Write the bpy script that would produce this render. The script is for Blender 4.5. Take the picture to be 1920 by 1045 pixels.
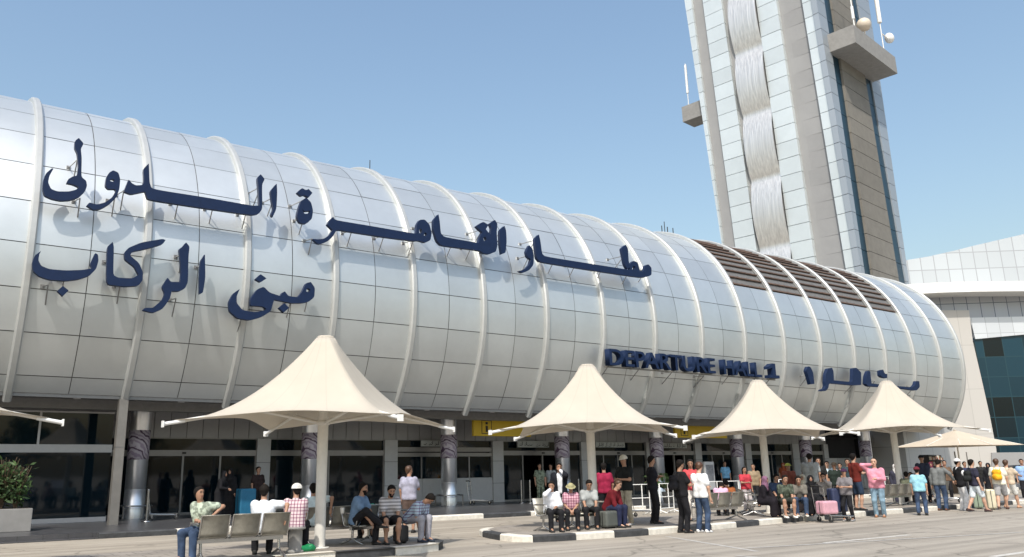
import bpy, bmesh, math, random
import numpy as np
from mathutils import Vector, Matrix

random.seed(7)
for o in list(bpy.data.objects):
    bpy.data.objects.remove(o)
SCN = bpy.context.scene
COL = SCN.collection

# ------------------------------------------------------------------ camera
F_PX, CX, CY = 1552.0, 885.52, 491.62
YAW, PITCH, ROLL = 0.6056, 0.2475, -0.0148
CAM_H = 1.6

def cam_axes():
    fwd = np.array([math.sin(YAW) * math.cos(PITCH), math.cos(YAW) * math.cos(PITCH), math.sin(PITCH)])
    right = np.array([math.cos(YAW), -math.sin(YAW), 0.0])
    up = np.cross(right, fwd)
    c, s = math.cos(ROLL), math.sin(ROLL)
    return c * right + s * up, -s * right + c * up, fwd

RT, UP, FW = cam_axes()
CAMO = np.array([0, 0, CAM_H])
cd = bpy.data.cameras.new('camera')
cam = bpy.data.objects.new('camera', cd)
COL.objects.link(cam)
cam.matrix_world = Matrix(((RT[0], UP[0], -FW[0], 0), (RT[1], UP[1], -FW[1], 0), (RT[2], UP[2], -FW[2], CAM_H), (0, 0, 0, 1)))
cd.sensor_width = 36
cd.lens = F_PX / 1920 * 36
cd.shift_x = (960 - CX) / 1920
cd.shift_y = (CY - 522.5) / 1920
cd.clip_start = 0.1
cd.clip_end = 6000
SCN.camera = cam
SCN.render.resolution_x, SCN.render.resolution_y = 1024, 557

# ------------------------------------------------------------------ light
SUN_DIR = Vector((0.577, 0.54, -1.0)).normalized()      # direction the light travels
sun_el = math.asin(-SUN_DIR.z)
to_sun = -SUN_DIR
W = bpy.data.worlds.new("World")
SCN.world = W
W.use_nodes = True
nt = W.node_tree
bg = nt.nodes['Background']
sky = nt.nodes.new('ShaderNodeTexSky')
sky.sky_type = 'NISHITA'
sky.sun_disc = False
sky.sun_elevation = sun_el
sky.sun_rotation = math.atan2(to_sun.x, to_sun.y)
sky.altitude = 0
sky.air_density = 1.75
sky.dust_density = 3.4
sky.ozone_density = 3.4
nt.links.new(sky.outputs[0], bg.inputs[0])
bg.inputs[1].default_value = 0.146
sd = bpy.data.lights.new('sun', 'SUN')
sd.energy = 3.1
sd.angle = math.radians(0.5)
sd.color = (1.0, 0.94, 0.85)
so = bpy.data.objects.new('sun', sd)
COL.objects.link(so)
so.rotation_euler = SUN_DIR.to_track_quat('-Z', 'Y').to_euler()
vs = SCN.view_settings
vs.view_transform = 'Standard'
vs.look = 'None'
vs.exposure = 0.36
vs.gamma = 1

# ------------------------------------------------------------------ helpers
def ray(u, v):
    return RT * ((u - CX) / F_PX) - UP * ((v - CY) / F_PX) + FW

def atY(u, v, Y):
    d = ray(u, v)
    return Vector(CAMO + d * (Y / d[1]))

def atZ(u, v, z=0.0):
    d = ray(u, v)
    return Vector(CAMO + d * ((z - CAM_H) / d[2]))

def atP(u, v, P, n):
    d = Vector(ray(u, v))
    o = Vector(CAMO)
    return o + d * ((P - o).dot(n) / d.dot(n))

def tag(o, label=None, cat=None, group=None, kind=None):
    if label: o['label'] = label
    if cat: o['category'] = cat
    if group: o['group'] = group
    if kind: o['kind'] = kind
    return o

def empty(name, loc=(0, 0, 0), rz=0.0, label=None, cat=None, group=None):
    o = bpy.data.objects.new(name, None)
    o.empty_display_size = 0.3
    o.location = loc
    o.rotation_euler = (0, 0, rz)
    COL.objects.link(o)
    return tag(o, label, cat, group)

class MB:
    """collects shapes, built as ONE mesh object"""
    def __init__(self):
        self.v = []; self.f = []; self.m = []; self.s = []
    def add(self, vs, fs, mi=0, smooth=False):
        b = len(self.v)
        self.v += [tuple(p) for p in vs]
        for f in fs:
            self.f.append(tuple(i + b for i in f)); self.m.append(mi); self.s.append(smooth)
        return self
    def box(self, c, size, mi=0, rz=0.0, M=None):
        x, y, z = (s / 2 for s in size)
        P = [Vector((sx * x, sy * y, sz * z)) for sz in (-1, 1) for sy in (-1, 1) for sx in (-1, 1)]
        R = M if M is not None else Matrix.Rotation(rz, 3, 'Z')
        P = [R @ p + Vector(c) for p in P]
        return self.add(P, [(0, 2, 3, 1), (4, 5, 7, 6), (0, 1, 5, 4), (2, 6, 7, 3), (0, 4, 6, 2), (1, 3, 7, 5)], mi)
    def bx(self, x0, x1, y0, y1, z0, z1, mi=0):
        return self.box(((x0 + x1) / 2, (y0 + y1) / 2, (z0 + z1) / 2), (x1 - x0, y1 - y0, z1 - z0), mi)
    def tube(self, pts, r, n=8, mi=0, cap=True, smooth=True, rs=None):
        pts = [Vector(p) for p in pts]
        rings = []
        prev = None
        for i, p in enumerate(pts):
            t = (pts[min(i + 1, len(pts) - 1)] - pts[max(i - 1, 0)]).normalized()
            if prev is None:
                a = Vector((0, 0, 1)) if abs(t.z) < 0.9 else Vector((1, 0, 0))
                u = t.cross(a).normalized()
            else:
                u = (prev - t * prev.dot(t)).normalized()
            prev = u
            w = t.cross(u)
            rr = rs[i] if rs else r
            rings.append([p + (u * math.cos(2 * math.pi * k / n) + w * math.sin(2 * math.pi * k / n)) * rr for k in range(n)])
        V = [q for rg in rings for q in rg]
        Fc = []
        for i in range(len(rings) - 1):
            for k in range(n):
                a = i * n + k; b = i * n + (k + 1) % n
                Fc.append((a, b, b + n, a + n))
        self.add(V, Fc, mi, smooth)
        if cap:
            self.add(rings[0], [tuple(reversed(range(n)))], mi)
            self.add(rings[-1], [tuple(range(n))], mi)
        return self
    def lathe(self, prof, c=(0, 0, 0), n=20, mi=0, smooth=True):
        c = Vector(c)
        V = [c + Vector((r * math.cos(2 * math.pi * k / n), r * math.sin(2 * math.pi * k / n), z)) for r, z in prof for k in range(n)]
        Fc = [(i * n + k, i * n + (k + 1) % n, (i + 1) * n + (k + 1) % n, (i + 1) * n + k) for i in range(len(prof) - 1) for k in range(n)]
        return self.add(V, Fc, mi, smooth)
    def sphere(self, c, r, n=10, mi=0, sc=(1, 1, 1)):
        prof = [(max(1e-4, math.sin(math.pi * i / n)), -math.cos(math.pi * i / n)) for i in range(n + 1)]
        c = Vector(c)
        m = n * 2
        V = [c + Vector((a * r * sc[0] * math.cos(2 * math.pi * k / m), a * r * sc[1] * math.sin(2 * math.pi * k / m), z * r * sc[2])) for a, z in prof for k in range(m)]
        Fc = [(i * m + k, i * m + (k + 1) % m, (i + 1) * m + (k + 1) % m, (i + 1) * m + k) for i in range(n) for k in range(m)]
        return self.add(V, Fc, mi, True)
    def prism(self, pts, vec, mi=0):
        """extrude polygon pts (3D) along vec"""
        n = len(pts); vec = Vector(vec)
        A = [Vector(p) for p in pts]; B = [p + vec for p in A]
        self.add(A + B, [tuple(range(n)), tuple(reversed(range(n, 2 * n)))] + [(i, i + n, (i + 1) % n + n, (i + 1) % n) for i in range(n)], mi)
        return self
    def build(self, name, mats, parent=None, bevel=0.0, loc=None, fixn=True):
        me = bpy.data.meshes.new(name)
        me.from_pydata(self.v, [], self.f)
        for m in (mats if isinstance(mats, (list, tuple)) else [mats]):
            me.materials.append(m)
        me.polygons.foreach_set('material_index', self.m)
        me.polygons.foreach_set('use_smooth', self.s)
        if fixn:
            bm = bmesh.new(); bm.from_mesh(me)
            bmesh.ops.recalc_face_normals(bm, faces=bm.faces)
            bm.to_mesh(me); bm.free()
        me.update()
        o = bpy.data.objects.new(name, me)
        COL.objects.link(o)
        if parent: o.parent = parent
        if loc is not None: o.location = loc
        if bevel:
            b = o.modifiers.new('bevel', 'BEVEL'); b.width = bevel; b.segments = 2; b.limit_method = 'ANGLE'
        return o

def kids(o):
    return [c for c in bpy.data.objects if c.parent == o]

def copy_tree(o, parent=None):
    c = o.copy(); COL.objects.link(c); c.parent = parent
    for ch in kids(o): copy_tree(ch, c)
    return c

# ------------------------------------------------------------------ materials
class NT:
    def __init__(self, name):
        self.mat = bpy.data.materials.new(name); self.mat.use_nodes = True
        self.t = self.mat.node_tree; self.b = self.t.nodes['Principled BSDF']
    def n(self, kind, **kw):
        nd = self.t.nodes.new('ShaderNode' + kind)
        for k, v in kw.items():
            if k.startswith('i_'): nd.inputs[k[2:].replace('_', ' ')].default_value = v
            else: setattr(nd, k, v)
        return nd
    def l(self, a, b): self.t.links.new(a, b)

def mat(name, col, rough=0.6, metal=0.0, noise=0.0, nscale=6.0, bump=0.0, bscale=40.0, spec=0.5, trans=0.0, stretch=None, rnd=0.0, col2=None, coord='Object'):
    N = NT(name); b = N.b
    b.inputs['Base Color'].default_value = (*col, 1)
    b.inputs['Roughness'].default_value = rough
    b.inputs['Metallic'].default_value = metal
    b.inputs['Specular IOR Level'].default_value = spec
    tc = N.n('TexCoord')
    vec = tc.outputs[coord]
    if stretch:
        mp = N.n('Mapping'); mp.inputs['Scale'].default_value = stretch
        N.l(vec, mp.inputs[0]); vec = mp.outputs[0]
    out = None
    if noise or col2:
        nz = N.n('TexNoise'); nz.inputs['Scale'].default_value = nscale; nz.inputs['Detail'].default_value = 6; nz.inputs['Roughness'].default_value = 0.65
        N.l(vec, nz.inputs['Vector'])
        cr = N.n('ValToRGB')
        cr.color_ramp.elements[0].position = 0.3; cr.color_ramp.elements[1].position = 0.7
        if col2: c0, c1 = col, col2
        else:
            c0 = tuple(c * (1 - noise) for c in col); c1 = tuple(min(1, c * (1 + noise)) for c in col)
        cr.color_ramp.elements[0].color = (*c0, 1); cr.color_ramp.elements[1].color = (*c1, 1)
        N.l(nz.outputs['Fac'], cr.inputs['Fac'])
        out = cr.outputs['Color']
    if rnd:
        g = N.n('NewGeometry'); mr = N.n('MapRange'); mr.inputs['To Min'].default_value = 1 - rnd; mr.inputs['To Max'].default_value = 1 + rnd
        N.l(g.outputs['Random Per Island'], mr.inputs['Value'])
        mx = N.n('VectorMath', operation='SCALE')
        if out is not None: N.l(out, mx.inputs[0])
        else: mx.inputs[0].default_value = col
        N.l(mr.outputs['Result'], mx.inputs['Scale'])
        out = mx.outputs[0]
    if out is not None: N.l(out, b.inputs['Base Color'])
    if bump:
        nz = N.n('TexNoise'); nz.inputs['Scale'].default_value = bscale; nz.inputs['Detail'].default_value = 4
        N.l(vec, nz.inputs['Vector'])
        bp = N.n('Bump'); bp.inputs['Strength'].default_value = bump; bp.inputs['Distance'].default_value = 0.02
        N.l(nz.outputs['Fac'], bp.inputs['Height']); N.l(bp.outputs[0], b.inputs['Normal'])
    if trans:
        tr = N.n('BsdfTranslucent'); tr.inputs[0].default_value = (*col, 1)
        mx = N.n('MixShader'); mx.inputs[0].default_value = trans
        o = N.t.nodes['Material Output']
        N.l(b.outputs[0], mx.inputs[1]); N.l(tr.outputs[0], mx.inputs[2]); N.l(mx.outputs[0], o.inputs[0])
    return N.mat

M = {}
M['panel'] = mat('brushed_aluminium_cladding', (0.60, 0.63, 0.635), 0.47, 0.76, rnd=0.055, noise=0.045, nscale=0.9, bump=0.25, bscale=0.9, spec=0.5)
M['rib'] = mat('white_painted_rib', (0.47, 0.48, 0.47), 0.45, 0.4, noise=0.05, nscale=2)
M['seam'] = mat('dark_joint', (0.13, 0.13, 0.13), 0.7, noise=0.2)
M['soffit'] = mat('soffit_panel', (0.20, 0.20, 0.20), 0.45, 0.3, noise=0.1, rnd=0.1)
M['band'] = mat('grey_fascia_panel', (0.33, 0.33, 0.335), 0.45, 0.3, noise=0.04, rnd=0.06)
M['pilaster'] = mat('pale_grey_panel', (0.48, 0.48, 0.48), 0.5, 0.2, noise=0.05)
M['steelcol'] = mat('column_steel', (0.90, 0.91, 0.92), 0.32, 0.8, noise=0.05, nscale=3)
M['post'] = mat('grey_post', (0.20, 0.19, 0.175), 0.5, 0.3, noise=0.12, nscale=3)
M['frame'] = mat('door_frame', (0.27, 0.26, 0.25), 0.4, 0.5, noise=0.05)
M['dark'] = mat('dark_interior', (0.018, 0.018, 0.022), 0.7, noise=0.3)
M['navy'] = mat('navy_sign_face', (0.006, 0.018, 0.058), 0.6, 0.0, noise=0.12, spec=0.25)
M['steel'] = mat('galvanised_bracket', (0.30, 0.30, 0.30), 0.45, 0.7, noise=0.1)
M['chrome'] = mat('stainless_rail', (0.5, 0.5, 0.5), 0.25, 0.95, noise=0.05)
M['white'] = mat('white_paint', (0.78, 0.78, 0.76), 0.45, noise=0.05, nscale=3)
M['kwhite'] = mat('kerb_white', (0.66, 0.63, 0.56), 0.8, noise=0.16, nscale=7, bump=0.4)
M['kblack'] = mat('kerb_black', (0.045, 0.047, 0.05), 0.7, noise=0.45, nscale=6, bump=0.4)
M['louvre'] = mat('brown_louvre', (0.115, 0.072, 0.05), 0.55, 0.1, noise=0.25, rnd=0.2)
M['louvre_back'] = mat('louvre_backing', (0.78, 0.66, 0.50), 0.7, noise=0.35, nscale=2)
M['stone'] = mat('limestone_cladding', (0.36, 0.335, 0.30), 0.8, noise=0.08, nscale=1.5, bump=0.2, bscale=4)
M['concrete'] = mat('balcony_concrete', (0.25, 0.245, 0.235), 0.8, noise=0.12, nscale=2, bump=0.2)
M['teal'] = mat('teal_window_strip', (0.006, 0.032, 0.055), 0.35, 0.0, noise=0.2, spec=0.3)
M['black'] = mat('black_rubber', (0.02, 0.02, 0.02), 0.6, noise=0.2)
M['wood'] = mat('kiosk_wood', (0.12, 0.08, 0.05), 0.6, noise=0.3)

def grid_mat(name, col, line, sx, sz, w, rough=0.4, metal=0.3, rnd=0.06, axis=('X', 'Z'), spec=0.5, bump=0.0):
    """cladding with thin joints every sx, sz metres (object coordinates)"""
    N = NT(name); b = N.b
    tc = N.n('TexCoord'); sp = N.n('SeparateXYZ'); N.l(tc.outputs['Object'], sp.inputs[0])
    lines = []; cells = []
    for ax, s in zip(axis, (sx, sz)):
        d = N.n('Math', operation='DIVIDE'); d.inputs[1].default_value = s; N.l(sp.outputs[ax], d.inputs[0])
        fr = N.n('Math', operation='FRACT'); N.l(d.outputs[0], fr.inputs[0])
        lt = N.n('Math', operation='LESS_THAN'); lt.inputs[1].default_value = w / s; N.l(fr.outputs[0], lt.inputs[0])
        fl = N.n('Math', operation='FLOOR'); N.l(d.outputs[0], fl.inputs[0])
        lines.append(lt); cells.append(fl)
    mx = N.n('Math', operation='MAXIMUM'); N.l(lines[0].outputs[0], mx.inputs[0]); N.l(lines[1].outputs[0], mx.inputs[1])
    cb = N.n('CombineXYZ'); N.l(cells[0].outputs[0], cb.inputs[0]); N.l(cells[1].outputs[0], cb.inputs[1])
    wn = N.n('TexWhiteNoise'); N.l(cb.outputs[0], wn.inputs[0])
    mr = N.n('MapRange'); mr.inputs['To Min'].default_value = 1 - rnd; mr.inputs['To Max'].default_value = 1 + rnd
    N.l(wn.outputs['Value'], mr.inputs['Value'])
    sc = N.n('VectorMath', operation='SCALE'); sc.inputs[0].default_value = col; N.l(mr.outputs[0], sc.inputs['Scale'])
    mix = N.n('Mix', data_type='RGBA'); N.l(mx.outputs[0], mix.inputs[0]); N.l(sc.outputs[0], mix.inputs[6]); mix.inputs[7].default_value = (*line, 1)
    N.l(mix.outputs[2], b.inputs['Base Color'])
    b.inputs['Roughness'].default_value = rough; b.inputs['Metallic'].default_value = metal
    b.inputs['Specular IOR Level'].default_value = spec
    if bump:
        bp = N.n('Bump'); bp.inputs['Strength'].default_value = bump; bp.inputs['Distance'].default_value = 0.02; bp.invert = True
        N.l(mx.outputs[0], bp.inputs['Height']); N.l(bp.outputs[0], b.inputs['Normal'])
    return N.mat

def glass_mat(name, col=(0.004, 0.011, 0.017), rough=0.04, alpha=0.35):
    N = NT(name); b = N.b
    b.inputs['Base Color'].default_value = (*col, 1); b.inputs['Roughness'].default_value = rough
    b.inputs['Specular IOR Level'].default_value = 0.5
    tc = N.n('TexCoord'); nz = N.n('TexNoise'); nz.inputs['Scale'].default_value = 0.8
    N.l(tc.outputs['Object'], nz.inputs['Vector'])
    bp = N.n('Bump'); bp.inputs['Strength'].default_value = 0.06; bp.inputs['Distance'].default_value = 0.03
    N.l(nz.outputs['Fac'], bp.inputs['Height']); N.l(bp.outputs[0], b.inputs['Normal'])
    if alpha < 1:
        b.inputs['Alpha'].default_value = alpha
    return N.mat
M['glass'] = glass_mat('tinted_door_glass', alpha=0.9)
M['glass_dark'] = glass_mat('dark_teal_glass', (0.008, 0.03, 0.04), alpha=1.0)

def ground_mat(name, c0, c1, c2, scale=0.5, rough=0.85, tile=None, spec=0.3, streak=True):
    N = NT(name); b = N.b
    tc = N.n('TexCoord')
    n1 = N.n('TexNoise'); n1.inputs['Scale'].default_value = scale; n1.inputs['Detail'].default_value = 8; n1.inputs['Roughness'].default_value = 0.7
    mp = N.n('Mapping'); mp.inputs['Scale'].default_value = (0.35, 1.6, 1) if streak else (1, 1, 1); mp.inputs['Rotation'].default_value = (0, 0, 0.12)
    N.l(tc.outputs['Object'], mp.inputs[0]); N.l(mp.outputs[0], n1.inputs['Vector'])
    cr = N.n('ValToRGB'); e = cr.color_ramp.elements
    e[0].position = 0.28; e[0].color = (*c0, 1); e[1].position = 0.72; e[1].color = (*c2, 1)
    m = e.new(0.5); m.color = (*c1, 1)
    N.l(n1.outputs['Fac'], cr.inputs['Fac'])
    n2 = N.n('TexNoise'); n2.inputs['Scale'].default_value = 90; n2.inputs['Detail'].default_value = 3
    N.l(tc.outputs['Object'], n2.inputs['Vector'])
    mr = N.n('MapRange'); mr.inputs['From Min'].default_value = 0.3; mr.inputs['From Max'].default_value = 0.7; mr.inputs['To Min'].default_value = 0.84; mr.inputs['To Max'].default_value = 1.14
    N.l(n2.outputs['Fac'], mr.inputs['Value'])
    sc = N.n('VectorMath', operation='SCALE'); N.l(cr.outputs['Color'], sc.inputs[0]); N.l(mr.outputs[0], sc.inputs['Scale'])
    # stains
    n3 = N.n('TexNoise'); n3.inputs['Scale'].default_value = 0.9; n3.inputs['Detail'].default_value = 9; n3.inputs['Roughness'].default_value = 0.75
    N.l(tc.outputs['Object'], n3.inputs['Vector'])
    m3 = N.n('MapRange'); m3.inputs['From Min'].default_value = 0.56; m3.inputs['From Max'].default_value = 0.72; m3.inputs['To Min'].default_value = 1.0; m3.inputs['To Max'].default_value = 0.72
    N.l(n3.outputs['Fac'], m3.inputs['Value'])
    s3 = N.n('VectorMath', operation='SCALE'); N.l(sc.outputs[0], s3.inputs[0]); N.l(m3.outputs[0], s3.inputs['Scale'])
    col = s3.outputs[0]
    if streak:
        dn_ = N.n('TexNoise'); dn_.inputs['Scale'].default_value = 1.1; N.l(tc.outputs['Object'], dn_.inputs['Vector'])
        ad = N.n('VectorMath', operation='ADD'); N.l(tc.outputs['Object'], ad.inputs[0]); N.l(dn_.outputs['Color'], ad.inputs[1])
        vo_ = N.n('TexVoronoi', feature='DISTANCE_TO_EDGE'); vo_.inputs['Scale'].default_value = 0.28; N.l(ad.outputs[0], vo_.inputs['Vector'])
        ck = N.n('MapRange'); ck.inputs['From Min'].default_value = 0.0; ck.inputs['From Max'].default_value = 0.012; ck.inputs['To Min'].default_value = 0.62; ck.inputs['To Max'].default_value = 1.0
        N.l(vo_.outputs['Distance'], ck.inputs['Value'])
        s4 = N.n('VectorMath', operation='SCALE'); N.l(col, s4.inputs[0]); N.l(ck.outputs[0], s4.inputs['Scale'])
        m5 = N.n('Mapping'); m5.inputs['Scale'].default_value = (0.05, 2.2, 1); m5.inputs['Rotation'].default_value = (0, 0, 0.2); N.l(tc.outputs['Object'], m5.inputs[0])
        n5 = N.n('TexNoise'); n5.inputs['Scale'].default_value = 1.0; n5.inputs['Detail'].default_value = 7; N.l(m5.outputs[0], n5.inputs['Vector'])
        r5 = N.n('MapRange'); r5.inputs['From Min'].default_value = 0.42; r5.inputs['From Max'].default_value = 0.66; r5.inputs['To Min'].default_value = 1.05; r5.inputs['To Max'].default_value = 0.78
        N.l(n5.outputs['Fac'], r5.inputs['Value'])
        s5 = N.n('VectorMath', operation='SCALE'); N.l(s4.outputs[0], s5.inputs[0]); N.l(r5.outputs[0], s5.inputs['Scale'])
        col = s5.outputs[0]
    if tile:
        br = N.n('TexBrick'); br.inputs['Scale'].default_value = 1.0
        br.inputs['Brick Width'].default_value = tile[0]; br.inputs['Row Height'].default_value = tile[1]; br.inputs['Mortar Size'].default_value = tile[2]
        br.inputs['Color1'].default_value = (1, 1, 1, 1); br.inputs['Color2'].default_value = (0.86, 0.86, 0.86, 1); br.inputs['Mortar'].default_value = (0.5, 0.5, 0.5, 1)
        N.l(tc.outputs['Object'], br.inputs['Vector'])
        mm = N.n('VectorMath', operation='MULTIPLY'); N.l(col, mm.inputs[0]); N.l(br.outputs['Color'], mm.inputs[1]); col = mm.outputs[0]
    N.l(col, b.inputs['Base Color'])
    b.inputs['Roughness'].default_value = rough; b.inputs['Specular IOR Level'].default_value = spec
    bp = N.n('Bump'); bp.inputs['Strength'].default_value = 0.25; bp.inputs['Distance'].default_value = 0.01
    N.l(n2.outputs['Fac'], bp.inputs['Height']); N.l(bp.outputs[0], b.inputs['Normal'])
    return N.mat
M['road'] = ground_mat('worn_grey_asphalt', (0.265, 0.236, 0.197), (0.33, 0.297, 0.25), (0.39, 0.352, 0.30), 0.35)
M['lane'] = ground_mat('beige_paving', (0.275, 0.24, 0.193), (0.335, 0.297, 0.243), (0.395, 0.352, 0.292), 0.5)
M['island'] = ground_mat('island_concrete', (0.24, 0.215, 0.19), (0.31, 0.28, 0.245), (0.37, 0.34, 0.30), 1.2, tile=(0.4, 0.4, 0.012), streak=False)
M['granite'] = ground_mat('dark_granite_paving', (0.055, 0.055, 0.06), (0.075, 0.075, 0.08), (0.10, 0.10, 0.105), 0.8, rough=0.3, tile=(0.6, 0.6, 0.01), spec=0.5, streak=False)

# ------------------------------------------------------------------ ground
def sheet(name, pts, z, m, z0=None):
    mb = MB()
    if z0 is None:
        mb.add([(p[0], p[1], z) for p in pts], [tuple(range(len(pts)))])
    else:
        mb.prism([(p[0], p[1], z0) for p in pts], (0, 0, z - z0))
    o = mb.build(name, m)
    return tag(o, kind='structure')
sheet('ground', [(-3000, -3000), (3000, -3000), (3000, 3000), (-3000, 3000)], -0.02, M['road'])
sheet('road', [(-60, -60), (300, -60), (300, 15.9), (-60, 15.9)], -0.004, M['road'])
KY = 24.75
sheet('road', [(-60, 15.9), (300, 15.9), (300, KY), (-60, KY)], -0.004, M['lane'])
sheet('pavement', [(-60, KY + 0.28), (70, KY + 0.28), (70, 50), (-60, 50)], 0.146, M['granite'], -0.1)

def kerb(name, path, width, z0=-0.05, z1=0.152, seg=1.15, start=0):
    """painted kerb stones along a path, alternating black and white"""
    mb = MB()
    P = [Vector((p[0], p[1], 0)) for p in path]
    L = [0]
    for a, b in zip(P, P[1:]): L.append(L[-1] + (b - a).length)
    def at(s):
        s = max(0, min(L[-1], s))
        for i in range(len(P) - 1):
            if s <= L[i + 1] + 1e-9:
                t = (s - L[i]) / max(1e-9, L[i + 1] - L[i]); d = (P[i + 1] - P[i]).normalized()
                return P[i].lerp(P[i + 1], t), d
    s = 0; k = start
    while s < L[-1] - 0.05:
        e = min(s + seg * random.uniform(0.93, 1.07), L[-1])
        a, d0 = at(s + 0.008); b, d1 = at(e - 0.008)
        mid, dm = at((s + e) / 2)
        hz = z1 + random.uniform(-0.006, 0.006)
        V = []
        for q, d in ((a, d0), (mid, dm), (b, d1)):
            nrm = Vector((d.y, -d.x, 0))
            o = q + nrm * random.uniform(-0.008, 0.008)
            c = 0.03
            for off, z in ((0, z0), (0, hz - c), (-c, hz), (-width, hz), (-width, z0)):
                V.append((o.x + nrm.x * off, o.y + nrm.y * off, z))
        Fs = []
        for r in range(2):
            for j in range(4):
                Fs.append((r * 5 + j, r * 5 + j + 1, r * 5 + j + 6, r * 5 + j + 5))
        Fs.append((0, 1, 2, 3, 4)); Fs.append((14, 13, 12, 11, 10))
        mb.add(V, Fs, k % 2)
        k += 1; s = e
    return tag(mb.build(name, [M['kwhite'], M['kblack']]), kind='structure')
kerb('kerb', [(-30, KY), (2.4, KY)], 0.28, start=1)
kerb('kerb', [(4.9, KY), (75, KY)], 0.28, seg=2.05, start=1)
sheet('kerb', [(2.4, KY), (4.9, KY), (4.9, KY + 0.28), (2.4, KY + 0.28)], 0.02, M['granite'], -0.1)

def arc(cx, cy, r, a0, a1, n=6):
    return [(cx + r * math.cos(math.radians(a0 + (a1 - a0) * i / n)), cy + r * math.sin(math.radians(a0 + (a1 - a0) * i / n))) for i in range(n + 1)]
isl2 = [(28.2, 18.9), (14.2, 18.9), (13.3, 18.75), (12.7, 18.3), (12.35, 17.2), (12.15, 16.3), (12.35, 15.72), (13.1, 15.5), (15.3, 15.3), (18.7, 15.45), (22.2, 15.8)] + [(25.5, 15.95), (29.0, 16.0), (33.5, 16.05), (46, 16.3)]
isl1 = [(-20, 18.2), (8.8, 18.2)] + arc(8.9, 16.65, 1.45, 88, -88, 9) + [(8.6, 15.2), (-20, 15.2)]
kerb('kerb', isl2[2:], 0.22, seg=1.2)
kerb('kerb', list(isl1[1:]), -0.22, seg=1.25, start=1)
def inset(pts, d):
    c = Vector((sum(p[0] for p in pts) / len(pts), sum(p[1] for p in pts) / len(pts)))
    return pts
sheet('pavement', [(46, 19.1), (14.2, 19.1), (13.4, 18.6), (12.95, 18.2), (12.6, 17.2), (12.42, 16.3), (12.6, 15.95), (13.2, 15.76), (15.3, 15.56), (18.7, 15.7), (22.2, 16.05), (25.5, 16.2), (29, 16.25), (46, 16.5)], 0.146, M['island'], -0.1)
sheet('pavement', [(-20, 18.2), (8.8, 18.2)] + arc(8.9, 16.65, 1.2, 88, -88, 9) + [(8.6, 15.43), (-20, 15.43)], 0.146, M['island'], -0.1)

M['line'] = mat('worn_road_paint', (0.50, 0.48, 0.44), 0.85, noise=0.35, nscale=14)
M['linefaint'] = mat('faded_road_paint', (0.41, 0.39, 0.36), 0.85, noise=0.3, nscale=9)
def line(a, b, w, m, z=0.0):
    A, B = atZ(*a), atZ(*b)
    d = (B - A).normalized(); n = Vector((-d.y, d.x, 0)) * w / 2
    mb = MB()
    mb.add([(p.x, p.y, z) for p in (A - n, B - n, B + n, A + n)], [(0, 1, 2, 3)])
    return tag(mb.build('road_marking', m), kind='structure')
line((1545, 1018), (1705, 1003), 0.13, M['line'])
line((1860, 1044), (1990, 1026), 0.15, M['line'])
line((1250, 1006), (1420, 1034), 0.12, M['linefaint'])
line((1400, 1028), (1920, 998), 0.10, M['linefaint'], 0.002)
line((1380, 1042), (1500, 1052), 0.12, M['linefaint'], 0.002)
# ------------------------------------------------------------------ terminal building: a long tube on columns
TX0, TP, TYC, TZC, TR = 2.734, 3.3333, 34.256, 8.29, 6.994
TH0 = -0.64                       # angle of the lower edge
SE = [-0.555, -0.36, -0.172, 0.023, 0.219, 0.419, 0.627, 0.83, 1.03, 1.23, 1.43, 1.63]
XL, XR = TX0 - 4 * TP, TX0 + 16.86 * TP
def tub(x, th, r=TR): return (x, TYC - r * math.cos(th), TZC + r * math.sin(th))

term = empty('terminal_building', (TX0, 30, 0.15), label='long terminal with a silver tube shaped upper hall above dark glass doors', cat='building')
term.location = (0, 0, 0)

# inner shell (dark joints show between the panels)
mb = MB()
ths = [TH0 + (2.6 - TH0) * i / 48 for i in range(49)]
V = [tub(x, t, TR - 0.05) for x in (XL, XR) for t in ths]
mb.add(V, [(i, i + 1, i + 50, i + 49) for i in range(48)], 0, True)
mb.build('inner_shell', M['seam'], term, fixn=False)

# cladding panels
mb = MB()
rows = [TH0] + SE + [1.9, 2.2, 2.6]
g = 0.012
def panel(x0, x1, t0, t1, mb, nseg=4, gth=0.0019):
    tilt = random.uniform(-0.008, 0.008); tl2 = random.uniform(-0.006, 0.006)
    V = []
    for i, x in enumerate((x0 + g, x1 - g)):
        for k in range(nseg + 1):
            f = k / nseg
            t = t0 + gth + (t1 - t0 - 2 * gth) * f
            V.append(tub(x, t, TR + tilt * (i - 0.5) + tl2 * (f - 0.5)))
    n = nseg + 1
    Fs = [(k, k + 1, n + k + 1, n + k) for k in range(nseg)]
    mb.add(V, Fs, 0, True)
kk = -4
LOUV = (9.99, 14.99)
for k in range(-4, 17):
    xa = TX0 + k * TP
    xb = min(TX0 + (k + 1) * TP, XR)
    xm = (xa + xb) / 2
    for t0, t1 in zip(rows, rows[1:]):
        if 10 <= k < 15 and t0 >= 0.41 and t1 < 1.25: continue
        if k == 16:
            panel(xa, xb, t0, t1, mb)
        else:
            panel(xa, xm, t0, t1, mb); panel(xm, xb, t0, t1, mb)
o = mb.build('cladding', M['panel'], term, fixn=False)

# end cap of the tube
mb = MB()
ring = [tub(XR + 0.14, TH0 + (math.pi - 2 * TH0 - 0) * i / 40, TR + 0.02) for i in range(41)]
mb.prism(ring, (-0.16, 0, 0))
mb.build('end_wall', M['band'], term)

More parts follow.
